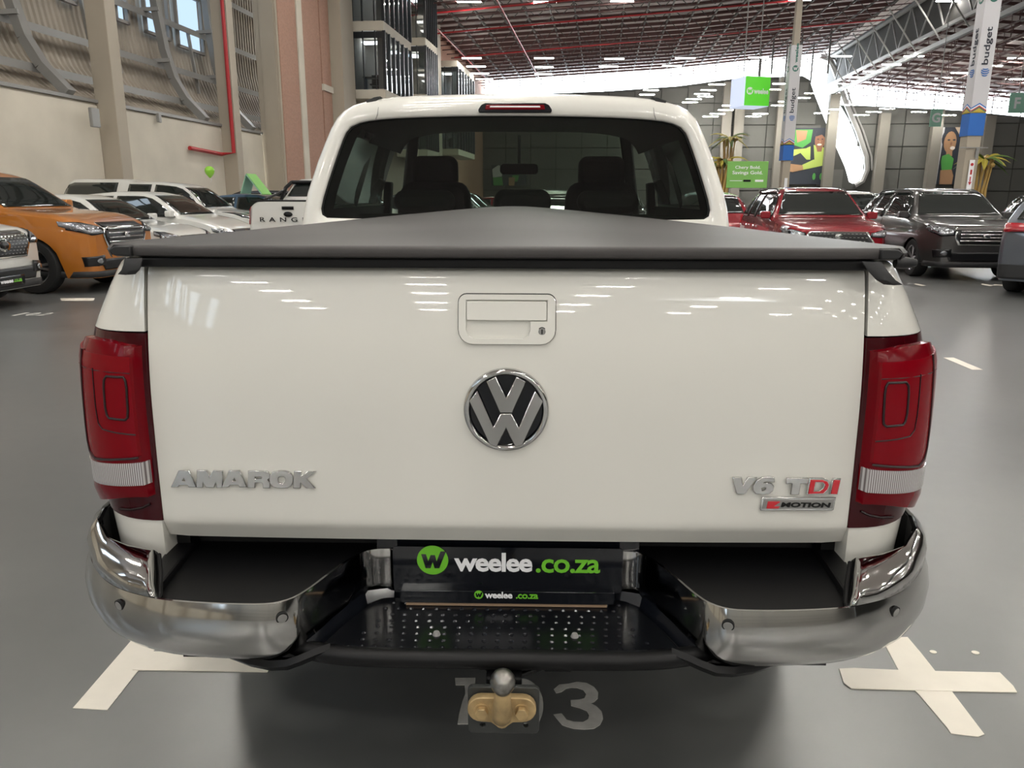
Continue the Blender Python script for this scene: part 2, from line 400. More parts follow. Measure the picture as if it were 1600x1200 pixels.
# glazed office boxes hung on the left wall
MT['office_glass'] = tinted('office_glass', (.55, .60, .64), ior=1.7)
MT['frame_dark'] = mat('frame_dark', (.015, .018, .022), .35)
MT['office_in'] = mat('office_wall', (.30, .27, .24), .8)
MT['office_lamp'] = emat('office_lamp', (1, .97, .9), 5)
def office(v0, v1, u1, z0, storeys, lab):
    e = empty('glazed_office', H(UL+1.0, (v0+v1)/2, z0), -TH, lab, 'balcony office', None)
    L_ = v1-v0; hz = 3.3; x1 = u1-(UL+1.0)
    for k in range(storeys):
        zb = k*hz
        MB().prism([(0, -L_/2), (x1, -L_/2), (x1, L_/2-1.2), (x1-1.2, L_/2), (0, L_/2)], lambda a, b, t: (a, b, t), zb-.45, zb).build('floor_slab', 'concrete', e, bevel=.02)
        for a, b in (((0.02, -L_/2+.05), (x1-.05, -L_/2+.05)), ((x1-.05, -L_/2+.05), (x1-.05, L_/2-1.2))):
            g = MB().bar((a[0], a[1], zb+hz/2-.22), (b[0], b[1], zb+hz/2-.22), .02, hz-.5).build('glass_pane', 'office_glass', e)
        n = 6
        for i in range(n+1):
            yy = lerp(-L_/2+.06, L_/2-1.25, i/n)
            MB().box((x1-.02, yy, zb+hz/2-.22), (.16, .09, hz-.45)).build('mullion', 'frame_dark', e)
        for xx in (x1*.35, x1*.72): MB().box((xx, -L_/2+.04, zb+hz/2-.22), (.06, .08, hz-.45)).build('mullion', 'frame_dark', e)
        MB().box((x1/2, -L_/2+.05, zb+hz-.65), (x1, .05, .3)).build('head_panel', 'frame_dark', e)
        MB().box((.06, 0, zb+hz/2-.2), (.06, L_-.5, hz-.5)).build('back_wall', 'office_in', e)
        MB().box((x1*.8, -L_/2+.9, zb+hz/2-.2), (.42, .42, hz-.5)).build('inner_column', 'concrete', e)
        MB().box((x1*.35, -L_/2+1.6, zb+hz-.75), (.9, .6, .06)).build('lamp_panel', 'office_lamp', e)
        MB().box((x1*.55, L_/2-2.6, zb+hz-.75), (.9, .6, .06)).build('lamp_panel', 'office_lamp', e)
        if k == 0:
            MB().box((x1*.45, -L_/2+1.1, zb+.72), (1.0, .6, .05)).box((x1*.45-.4, -L_/2+1.1, zb+.35), (.05, .5, .7)).box((x1*.45+.4, -L_/2+1.1, zb+.35), (.05, .5, .7)).build('desk', 'frame_dark', e)
            MB().box((x1*.45, -L_/2+1.7, zb+.6), (.5, .1, .7)).box((x1*.45, -L_/2+1.5, zb+.42), (.5, .5, .08)).build('desk_chair', 'frame_dark', e)
    MB().prism([(0, -L_/2), (x1, -L_/2), (x1, L_/2-1.2), (x1-1.2, L_/2), (0, L_/2)], lambda a, b, t: (a, b, t), storeys*hz-.45, storeys*hz).build('roof_slab', 'concrete', e, bevel=.02)
    return e
vA, zA = hall_u(582, 139, UL+2.8)      # lower front corner of the nearer box
office(41.5, 48.5, UL+2.75, 6.9, 2, 'nearer glazed office box with cream slabs hung on the left wall')
office(50.0, 54.6, UL+3.0, 4.4, 3, 'further glazed office box with black mullions beside a beige column')
office(63.0, 72.0, UL+2.6, 5.2, 2, 'small dark glazed office box low at the far end of the left wall')
# far end wall with folded ribbon of glazing
VF = 90.0
def fv(px, py): return hall_v(px, py, VF)
low = [fv(600, 158), fv(745, 150), fv(950, 142), fv(1060, 134), fv(1150, 122), fv(1255, 118), fv(1266, 124)]
leg_in = [fv(1275, 150), fv(1300, 212), fv(1322, 262), fv(1328, 284)]
leg_bot = [fv(1334, 287), fv(1345, 280), fv(1351, 266), fv(1350, 245)]
leg_out = [fv(1330, 190), fv(1314, 163)]
right = [fv(1315, 163), fv(1500, 172), fv(1600, 182), fv(1720, 196)]
uL, uR = UL, 75.0
poly = [(uL, 0), (uR, 0), (uR, 6.0), (right[-1][0]+8, right[-1][1]-1.3)]+list(reversed(right))+list(reversed(leg_out))+list(reversed(leg_bot))+list(reversed(leg_in))+list(reversed(low))+[(uL, low[0][1])]
me = shape_mesh([poly], .3)
bwall = place_mesh(me, 'wall_back', 'panel_joint', None, (0, VF+.55, 0), (1, 0, 0), (0, 0, 1), raw=True); struct(bwall)
# window frame bars of the ribbon
WF = MB()
for k in range(0, 16):
    u_ = -12+k*2.35
    if u_ < 22: WF.bar((u_, VF+.05, interp(u_, [(p[0], p[1]) for p in low])-.1), (u_, VF+.05, 17.5), .08)
for dz in (.9, 1.8): WF.bar((low[1][0], VF+.05, low[1][1]+dz), (low[5][0], VF+.05, low[5][1]+dz*1.05), .05)
for k in range(10):
    u_ = 25.5+k*2.9; zz = interp(u_, [(p[0], p[1]) for p in right]); WF.bar((u_, VF+.05, zz-.1), (u_, VF+.05, 14.5), .1)
ro = leg_out[::-1]; edge = [fv(1282, 88), fv(1296, 93), fv(1304, 110)]+[fv(1314, 140), fv(1322, 163), fv(1340, 205), fv(1353, 245), fv(1354, 266), fv(1347, 283), fv(1335, 290)]
WF.tube([(a, VF-.1, b) for a, b in edge], .28, 6)
WF.tube([(a+.55, VF-.1, b) for a, b in edge[:-2]], .1, 6)
struct(WF.build('window_back_frame', 'steel_grey'))
# panels of the far wall, each proud of its joints
pm = None; legbox = (fv(1268, 150)[0], fv(1357, 280)[0])
pilp = [fv(x, 260)[0] for x in (1129, 1148, 1213, 1288, 1368, 1450, 1532)]
pw, ph = 2.85, 2.3
nrow = 6
for i in range(31):
    for j in range(nrow):
        u0 = uL+.2+i*pw; z0 = .05+j*ph
        if u0+pw > uR: continue
        ztop = interp(u0+pw/2, [(p[0], p[1]) for p in low if p[0] < 22]+[(24.4, 12.2)]+[(p[0], p[1]) for p in right])
        zt2 = min(interp(u0, [(p[0], p[1]) for p in low if p[0] < 22]+[(24.4, 12.2)]+[(p[0], p[1]) for p in right]), ztop)-.1
        if z0+ph > zt2 or z0+ph > 14: 
            if z0+.6 > zt2: continue
            hh = zt2-z0-.05
        else: hh = ph-.1
        # leg of the ribbon crosses here
        legL = interp(z0+hh, [(leg_in[-1][1], leg_in[-1][0]), (leg_in[0][1], leg_in[0][0]), (14, 21.2)]); legR = interp(z0, [(3.0, leg_bot[2][0]), (11.3, leg_out[-1][0]), (14, 24.6)])
        uu0, uu1 = u0, u0+pw-.1
        if z0+hh > leg_in[-1][1]-.2 and uu1 > legL-.1 and uu0 < legR+.3:
            if uu0 < legL-.6: uu1 = min(uu1, legL-.15)
            elif uu1 > legR+.9: uu0 = max(uu0, legR+.45)
            else: continue
            if uu1-uu0 < .4: continue
        if abs(hh-(ph-.1)) < 1e-6 and abs((uu1-uu0)-(pw-.1)) < 1e-6:
            if pm is None:
                ob = MB().box((0, 0, 0), (pw-.1, .1, ph-.1)).build('wall_panel', 'panel_wall', bwall); pm = ob.data
            else:
                ob = bpy.data.objects.new('wall_panel', pm); COL.objects.link(ob); ob.parent = bwall
            ob.location = ((uu0+uu1)/2, VF+.12, z0+hh/2)
        else:
            MB().box(((uu0+uu1)/2, VF+.12, z0+hh/2), (uu1-uu0, .1, hh)).build('wall_panel', 'panel_wall', bwall)
MT['pil'] = mat('far_pilaster', (.155, .145, .122), .7)
for x, t in ((1129, 130), (1148, 140), (1213, 122), (1288, 150), (1371, 178), (1452, 172), (1532, 182)):
    u_, _ = fv(x, 260); _, zt = fv(x, t); off = 0 if x not in (1288,) else -.9
    MB().box((u_, VF-.6+off, zt/2), (1.0, .8, zt)).build('pilaster', 'pil', bwall)
# rear wall behind the viewpoint (seen only in reflections), right wall
def front_wall():
    vs = []
    u = -17.0
    while u < 74:
        vs += [(u, 0), (u+.14, 0), (u+.2, .07), (u+.34, .07)]; u += .4
    bm_ = MB().grid([[(a, -44-d, z) for a, d in vs] for z in (0, 16)]); return bm_
MT['front_clad'] = mat('front_cladding', (.34, .33, .30), .6)
rw = struct(front_wall().build('wall_front', 'front_clad', recalc=False))
for z in (3.0, 5.4, 7.8): MB().box((28, -43.85, z), (90, .15, .2)).build('girt', 'roof_grey', rw)
for u in (-13, 9, 20): MB().box((u, -43.6, 7), (.5, .6, 14)).build('wall_post', 'steel_grey', rw)
wn += 1

struct(MB().box((74.6, 24, 7), (.3, 138, 14)).build('wall_right', 'panel_wall'))
# ---- roof
def roofz(u):
    return interp(u, [(-17, 14.0), (-13.8, 14.25), (6, 15.2), (22.5, 16.6), (23.2, 16.0), (24.0, 13.6), (43, 11.7), (75, 9.0)])
us = [-17, -13.8, 6, 22.5, 23.2, 24.0, 43, 75]
rf = MB()
for q_ in (us[:5], us[5:]): rf.grid([[(u, -45, roofz(u)+.25) for u in q_], [(u, 93, roofz(u)+.25) for u in q_]])
rf = struct(rf.build('ceiling', 'roof_sheet', recalc=False))
MB().box((23.9, 24, 14.9), (.1, 138, 2.8)).build('fascia', 'fascia_dark', rf)
MB().box((23.55, 24, 16.45), (1.1, 138, .1)).build('ridge_cap', 'fascia_dark', rf)
pur = MB()
v = 26.0
while v < 91:
    for a, b in zip(us[1:3]+[], us[2:4]): pur.bar((a, v, roofz(a)), (b, v, roofz(b)), .13, .22)
    pur.bar((-13.8, v, roofz(-13.8)-.85), (6, v, roofz(6)-.85), .07, .07); pur.bar((6, v, roofz(6)-.85), (22.5, v, roofz(22.5)-.85), .07, .07)
    v += 1.9
pur.build('purlin', 'roof_red', rf, kind='stuff')
raf = MB()
u = -13
while u < 22.5:
    raf.bar((u, 24, roofz(u)-.2), (u, 91, roofz(u)-.2), .1, .16)
    u += 1.75
u = -13; 
while u < 21:
    vv = 28.0
    while vv < 88:
        raf.bar((u, vv, roofz(u)-.1), (u+.9, vv+.0, roofz(u)-.85), .05); raf.bar((u+.9, vv, roofz(u)-.85), (u+1.75, vv, roofz(u+1.75)-.1), .05)
        vv += 3.8
    u += 1.75
raf.build('rafter', 'roof_grey', rf, kind='stuff')
sf = MB()       # space frame over the right bay
for (a, b) in ((24.2, 43), (43, 73)):
    n = 30 if a < 30 else 26
    for k in range(n+1):
        v_ = 22+k*(68/n)
        sf.bar((a, v_, roofz(a)-.05), (b, v_, roofz(b)-.05), .12, .2)
        if k % 2 == 0: sf.bar((a, v_, roofz(a)-1.2), (b, v_, roofz(b)-1.2), .08)
u = 24.6
while u < 73:
    sf.bar((u, 20, roofz(u)-.1), (u, 91, roofz(u)-.1), .12, .18); sf.bar((u+.8, 20, roofz(u+.8)-1.2), (u+.8, 91, roofz(u+.8)-1.2), .08)
    vv = 26.0
    while vv < 90:
        sf.bar((u, vv, roofz(u)-.1), (u+.8, vv+1.6, roofz(u)-1.2), .05); sf.bar((u+.8, vv+1.6, roofz(u)-1.2), (u+1.7, vv+3.2, roofz(u)-.1), .05)
        vv += 4.6
    u += 1.7
sf.build('space_frame', 'roof_red', rf, kind='stuff')
vt = MB()       # valley truss between the two bays
for z, w in ((16.0, .22), (13.2, .22), (12.2, .3)): vt.bar((23.4, 20, z), (23.4, 91, z), w, w)
k = 0; vv = 22.0
while vv < 88:
    vt.bar((23.4, vv, 13.2), (23.4, vv+2.2, 16.0), .1); vt.bar((23.4, vv+2.2, 16.0), (23.4, vv+4.4, 13.2), .1)
    vt.bar((21.0, vv, 15.4), (23.4, vv, 12.2), .09); vt.bar((23.4, vv, 12.2), (25.6, vv, 13.2), .09)
    vv += 4.4
vt.build('valley_truss', 'steel_grey', rf)
for u_ in (15, 17.5, 20):
    for vv in (78, 84): MB().bar((u_, vv, 12.6), (u_, vv, roofz(u_)), .14).build('hanger', 'roof_grey', rf)
# red sprinkler pipes under the roof
for vv, dz in ((44, .5), (48.5, .6), (54, .55), (60, .55), (70, .5)):
    MB().tube([(-13.2, vv, roofz(-13.2)-dz-.6), (22, vv, roofz(22)-dz-.6)], .06, 6).build('sprinkler_pipe', 'pipe_red', rf)
for u_ in (-12.2, -7): MB().tube([(u_, 30, roofz(u_)-1.2), (u_, 88, roofz(u_)-1.2)], .06, 6).build('sprinkler_pipe', 'pipe_red', rf)
# ---- ceiling battens
bm_case = None
def make_batten(p, rz=0.0, w=1.5):
    global bm_case
    if bm_case is None:
        e = empty('batten_light', p, rz)
        a = MB().box((0, 0, .045), (1.54, .16, .05)).build('housing', 'sign_white', e)
        b = MB().box((0, 0, -.0), (1.5, .14, .04)).build('diffuser', 'lamp_glow', e)
        bm_case = (a.data, b.data)
    else:
        e = empty('batten_light', p, rz)
        for nm, d in zip(('housing', 'diffuser'), bm_case):
            o = bpy.data.objects.new(nm, d); COL.objects.link(o); o.parent = e
    e['label'] = 'bright linear batten light hanging below the hall roof'; e['category'] = 'ceiling light'; e['group'] = 'ceiling battens over the hall'
    return e
seen = [(733, 3), (737, 91), (744, 104), (750, 115), (757, 124), (852, 3), (972, 2), (850, 91), (850, 105), (849, 116), (960, 92), (951, 104), (1071, 91), (1050, 103), (1017, 141), (1011, 148),
 (1120, 132), (1107, 141), (1097, 147), (1102, 151), (1084, 155), (1078, 160), (1140, 165), (1134, 172), (1121, 178), (1110, 182), (1188, 178), (1177, 182), (1185, 90), (1315, 88), (1393, 101), (1363, 112),
 (1336, 121), (1313, 131), (1428, 88), (1474, 122), (1443, 131), (1220, 131), (1208, 140), (1269, 146), (1254, 153), (1228, 159), (1217, 165), (1284, 177), (1365, 175), (1346, 180), (1327, 164), (1304, 171),
 (1386, 170), (1436, 175), (1482, 180), (1590, 91), (1551, 103), (1585, 124), (1575, 147), (1500, 114), (1250, 0), (1480, 2)]
rows_b = []
for (x, y) in seen:
    ln = interp(y, [(0, 31), (91, 28), (104, 27), (116, 25), (124, 24), (131, 23), (140, 21.6), (182, 20.6)])
    d = min(1.5*1200/ln*.99, 83.0); p = at_y(x, y, d)
    while p.z > roofz(p.dot(_hu))-.9: d -= .5; p = at_y(x, y, d)
    rows_b.append((x, y, make_batten(p)))
for v_ in (-39, -34, -29, -24, -19, -9, -4, 0.5, 5, 10, 16, 22, 28, 34):
    for u_ in (-9, -1.5, 6, 13.5, 21, 30, 40):
        make_batten(H(u_, v_, 11.6), -TH)
ORD = ['first', 'second', 'third', 'fourth', 'fifth', 'sixth', 'seventh', 'eighth', 'ninth', 'tenth', 'eleventh', 'twelfth', 'thirteenth']
for lo_, hi_, txt in ((-5, 20, 'at the top edge of the photo'), (80, 95, 'nearest the viewer below the top row'), (96, 108, 'just under the second row'), (109, 128, 'over the bright ribbon window'), (129, 146, 'level with the cube sign'), (147, 160, 'below the cube sign row'), (161, 174, 'above the man poster'), (175, 190, 'lowest and furthest away')):
    grp = sorted([r for r in rows_b if lo_ <= r[1] <= hi_], key=lambda r: r[0])
    for i, (x, y, e_) in enumerate(grp): e_['label'] = 'batten light, %s from the left in the row %s' % (ORD[i], txt)
for o in list(COL.objects):
    if o.name.startswith('batten_light') and o not in [r[2] for r in rows_b]:
        o['group'] = 'battens over and behind the viewpoint'; o['label'] = 'batten light high over the viewpoint, out of the frame'
# red standpipe on the second column
rp = MB().tube([hp for hp in [H(UL+.55, 28.3, 13), H(UL+.55, 28.3, 3.0), H(UL+.25, 27.9, 2.93), H(UL+.2, 25.8, 3.02)]], .07, 10).build('fire_standpipe', 'pipe_red', None, smooth=True)
tag(rp, 'red fire standpipe running down the second grey column and turning left', 'pipe')
for (x, y, d) in ((137, 184, 20.0), (253, 184, 24.5)):
    v_, z_ = hall_u(x, y, UL+.3)
    struct(MB().box((UL+.2 if d > 21 else UL+.5, v_, z_), (.1, .34 if d < 21 else .16, .5 if d < 21 else .28)).build('trim_%d' % (1 if d < 21 else 2), 'steel_grey', None, bevel=.02))
# ================================================================== THE PICKUP (local frame: x right, y forward, z up; tailgate at y = 0)
T = empty('pickup_truck', TRK, -PSI, 'large white double cab pickup filling the foreground, rear view with chrome bumper', 'pickup truck')
def B(mb, name, m, parent=T, **k): return mb.build(name, m, parent, **k)
def crown(z):
    y = .42*max(0, z-.93)**2
    if z < .683: y += (.683-z)*.55
    return y
def tgw(z): return interp(z, [(.60, .776), (.77, .774), (1.12, .770), (1.262, .769)])
# ---- tailgate with a handle recess
zs = [.638, .645, .66, .672, .679, .687, .70, .73]+[.76+.025*i for i in range(20)]+[1.245, 1.253, 1.259, 1.262]
rows = []
for z in zs:
    w = tgw(z); r = []
    extra = 0.
    if z > 1.24: extra = .02*(1-sqrt(max(0, 1-((z-1.24)/.0222)**2)))
    for k in range(33):
        u = -1+2*k/32; x = w*u
        ed = max(0, abs(u)-.985)/.015
        r.append((x, crown(z)+extra+.010*abs(u)**3+.006*ed**2+.0, z))
    rows.append(r)
tg = MB().grid(rows); n0 = len(tg.v)
# rim turned forward all round
border = [rows[0][k] for k in range(33)]+[rows[i][32] for i in range(1, len(zs))]+[rows[-1][k] for k in range(31, -1, -1)]+[rows[i][0] for i in range(len(zs)-2, 0, -1)]
tg.grid([border, [(x*.997, y+.006, z+(.0 if z < 1.26 else 0)) for x, y, z in border], [(x*.995, y+.055, z) for x, y, z in border]], close_u=True)
tg.add([(x*.995, y+.055, z) for x, y, z in border], [tuple(range(len(border)))])
tail = B(tg, 'tailgate', 'white', smooth=True, angle=40)
def TP(px, py, off=0.): # point of the tailgate skin under a photo pixel
    Y = .02
    for _ in range(5):
        x, z = loc(px, py, Y); Y = crown(z)+.010*(abs(x)/.77)**3-off
    return (x, Y, z)
def plate_on(pts, fn, t0, t1): return MB().prism(pts, fn, t0, t1)
# handle: recess cut, surround, flap, scoop, lock
HX, HZ = .0085, 1.150
cut = MB().box((HX-.0005, .03, HZ-.0), (.180, .11, .088)).build('cutter', 'gap')
bo = tail.modifiers.new('c', 'BOOLEAN'); bo.operation = 'DIFFERENCE'; bo.object = cut; bo.solver = 'EXACT'
apply_mods(tail); bpy.data.objects.remove(cut)
tilt = lambda z: crown(z)
def HF(a, b, t): return (HX+a, tilt(HZ+b)-t, HZ+b)
def ring(outer, inner, fn, t0, t1, front_r=0.):
    mb = MB(); n = len(outer)
    for lp, tt in ((outer, t0), (outer, t1), (inner, t1), (inner, t0)): mb.v += [fn(a, b, tt) for a, b in lp]
    for q in range(3):
        for i in range(n): mb.f.append((q*n+i, q*n+(i+1) % n, (q+1)*n+(i+1) % n, (q+1)*n+i))
    return mb
out = rrect(-.1045, .1045, -.0535, .0535, (.018, .018, .032, .032))
out2 = rrect(-.1022, .1022, -.0512, .0512, (.016, .016, .030, .030))
B(ring(out, out2, HF, -.002, .0006), 'handle_gap', 'gap', tail)
inn = rrect(-.0875, .0545, -.0415, .0385, (.006, .008, .02, .02))
inn2 = rrect(-.0875, .0865, -.004, .041, (.006, .006, .004, .004))
# surround: full plate with an L-shaped opening = flap slot above, finger scoop below
lo = [(.0865, .041), (-.0875, .041), (-.0875, -.022), (-.083, -.034), (-.072, -.0405), (.034, -.0405), (.046, -.034), (.0505, -.022), (.0505, -.004), (.0865, -.004)]
me = shape_mesh([out2, lo], .004, .0008)
so = place_mesh(me, 'handle_surround', 'white', tail, (0, 0, 0), (1, 0, 0), (0, 0, 1), raw=True)
for v in so.data.vertices: v.co = Vector(HF(v.co.x, v.co.z, .0015 - v.co.y))
for p in so.data.polygons: p.use_smooth = False
sc = MB()
lp0 = lo
cxs, czs = -.005, 0.
sc.grid([[HF(a, b, .0) for a, b in lp0], [HF(a*.99, b*.98, -.014) for a, b in lp0], [HF(-.004+(a+.004)*.96, b*.93, -.036) for a, b in lp0], [HF(-.004+(a+.004)*.90, b*.82, -.031) for a, b in lp0]], close_u=True)
sc.add([HF(-.004+(a+.004)*.90, b*.82, -.031) for a, b in lp0], [tuple(range(len(lp0)))])
B(sc, 'handle_recess', 'white', tail, smooth=True, angle=50)
B(MB().prism(rrect(-.0855, .0842, -.0018, .0382, .003, 3), HF, .0090, -.006), 'handle_flap', 'white', tail, bevel=.0022, seg=3, smooth=True)
lkx, lkz = loc(847, 519.5, .0)
lf = lambda a, b, t: (lkx+a, tilt(lkz)-t, lkz+b)
circ = lambda r, n=24: [(r*cos(2*pi*k/n), r*sin(2*pi*k/n)) for k in range(n)]
lk = B(MB().prism(circ(.0098), lf, -.002, .0062), 'lock_cylinder', 'black', tail, bevel=.001)
B(MB().prism(circ(.0078), lf, .005, .0082), 'lock_face', 'steel_grey', tail, bevel=.001)
B(MB().prism(rrect(-.0012, .0012, -.0052, .0052, .0008, 2), lf, .008, .0086), 'keyhole', 'gap', tail)
# round emblem
ex, ez = loc(791, 640, 0); EF = lambda a, b, t: (ex+a, crown(ez)-t, ez+b); RR = .0925
em = MB(); pr = [(1.0, 0), (1.0, .004), (.985, .009), (.95, .0125), (.90, .0125), (.87, .011), (.845, .007), (.83, .003)]
n = 64
em.v = [EF(RR*r*cos(2*pi*k/n), RR*r*sin(2*pi*k/n), t) for r, t in pr for k in range(n)]
em.f = [(i*n+k, i*n+(k+1) % n, (i+1)*n+(k+1) % n, (i+1)*n+k) for i in range(len(pr)-1) for k in range(n)]
emb = B(em, 'emblem_ring', 'chrome', tail, smooth=True, angle=60)
B(MB().prism(circ(RR*.86, 48), EF, 0, .0035), 'emblem_disc', 'black_gloss', tail)
Vp = [(-.43, .70), (-.245, .80), (0, .27), (.245, .80), (.43, .70), (.13, -.02), (-.13, -.02)]
Wp = [(-.83, .24), (-.67, .45), (-.30, -.44), (-.12, -.075), (.12, -.075), (.30, -.44), (.67, .45), (.83, .24), (.37, -.80), (.23, -.85), (0, -.36), (-.23, -.85), (-.37, -.80)]
for nm, P_ in (('emblem_letter', Vp), ('emblem_letter', Wp)):
    me = shape_mesh([[(a*RR, b*RR) for a, b in P_]], .004, .0016)
    o = place_mesh(me, nm, 'chrome', tail, (ex, crown(ez)-.008, ez), (1, 0, 0), (0, 0, 1), raw=True)
# model lettering: polygons traced in a 240 x 60 px frame at 6.667x
def letters(polys, x0, y0, sc_, m, name, depth=.006, bev=.0012, face=None):
    for loops in polys:
        L2 = [[(x0+a/sc_, y0+b/sc_) for a, b in lp] for lp in loops]
        pts = [[loc(a, b, .004) for a, b in lp] for lp in L2]
        me = shape_mesh(pts, depth-2*bev, bev)
        place_mesh(me, name, m, tail, (0, .0015, 0), (1, 0, 0), (0, 0, 1), raw=True)
def oval(cx, cy, rx, ry, n=20): return [(cx+rx*cos(2*pi*k/n), cy+ry*sin(2*pi*k/n)) for k in range(n)]
def supo(cx, cy, rx, ry, n=28, e=.75):
    f = lambda t: math.copysign(abs(t)**e, t)
    return [(cx+rx*f(cos(2*pi*k/n)), cy+ry*f(sin(2*pi*k/n))) for k in range(n)]
Aa = lambda d: [[(70+d, 258), (145+d, 95), (245+d, 92), (320+d, 258), (252+d, 258), (238+d, 236), (150+d, 236), (132+d, 258)], [(168+d, 200), (198+d, 152), (216+d, 202)]]
Mm = [[(333, 262), (335, 92), (430, 92), (465, 172), (505, 95), (598, 98), (592, 262), (540, 262), (534, 190), (505, 262), (430, 262), (394, 190), (388, 262)]]
Rr = [[(862, 265), (866, 98), (1030, 98), (1068, 108), (1084, 132), (1080, 165), (1052, 186), (1082, 205), (1084, 268), (1022, 268), (1018, 222), (1000, 212), (932, 212), (930, 265)], [(930, 150), (930, 180), (1002, 180), (1012, 166), (1002, 150)]]
Oo = [supo(1207, 182, 118, 88), supo(1212, 187, 42, 38)]
Kk = [[(1335, 268), (1345, 100), (1412, 100), (1408, 155), (1480, 102), (1555, 104), (1462, 172), (1552, 270), (1468, 268), (1405, 205), (1402, 268)]]
letters([Aa(0), Mm, Aa(525), Rr, Oo, Kk], 260, 720, 6.667, 'chrome', 'badge_letter')
V6 = [[(115, 118), (215, 118), (232, 225), (300, 118), (402, 118), (262, 308), (248, 315), (175, 315), (158, 305)]]
S6 = [[(625, 168), (625, 120), (560, 108), (480, 115), (415, 150), (372, 215), (366, 270), (395, 310), (480, 320), (560, 312), (605, 275), (618, 225), (590, 190), (520, 182), (470, 188), (500, 165), (545, 158)], [(455, 250), (490, 228), (530, 238), (520, 275), (470, 282)]]
Tt = [[(785, 125), (1045, 125), (1040, 185), (950, 185), (928, 320), (830, 320), (855, 185), (780, 185)]]
letters([V6, S6, Tt], 1130, 730, 8, 'chrome', 'badge_letter')
Dd = [[(1070, 125), (1230, 125), (1290, 150), (1312, 200), (1292, 265), (1235, 315), (1030, 322)], [(1140, 170), (1118, 285), (1180, 285), (1235, 250), (1250, 205), (1225, 175)]]
Ii = [[(1358, 130), (1452, 130), (1410, 322), (1315, 322)]]
letters([Dd, Ii], 1130, 730, 8, 'chrome', 'badge_letter', depth=.005, bev=.0008)
D2 = [[(1082, 148), (1225, 148), (1278, 165), (1297, 202), (1278, 258), (1228, 303), (1048, 310)], [(1130, 162), (1104, 295), (1190, 295), (1248, 255), (1265, 205), (1235, 166)]]
I2 = [[(1370, 150), (1438, 150), (1400, 312), (1330, 312)]]
letters([D2, I2], 1130, 730, 8, 'red_badge', 'badge_letter_inlay', depth=.0075, bev=.0006)
q = [(485, 368), (1390, 370), (1362, 515), (1345, 527), (462, 524), (456, 510)]
letters([[q]], 1130, 730, 8, 'chrome', 'badge_frame', depth=.004, bev=.0012)
q = [(500, 392), (1368, 394), (1345, 500), (480, 500)]
letters([[q]], 1130, 730, 8, 'steel_grey', 'badge_plaque', depth=.0058, bev=.0004)
letters([[[(545, 412), (690, 412), (690, 418), (610, 472), (690, 472), (672, 495), (528, 495)]]], 1130, 730, 8, 'red_badge', 'badge_block', depth=.007, bev=.0004)
me = text_mesh('MOTION', bold=.045, shear=.12)
a = loc(1130+712/8, 730+458/8, .0); b = loc(1130+1335/8, 730+458/8, .0)
place_mesh(me, 'badge_lettering', 'gap', tail, ((a[0]+b[0])/2, -.0040, a[1]), (1, 0, 0), (0, 0, 1), width=b[0]-a[0], height=.0115, depth=.0016)
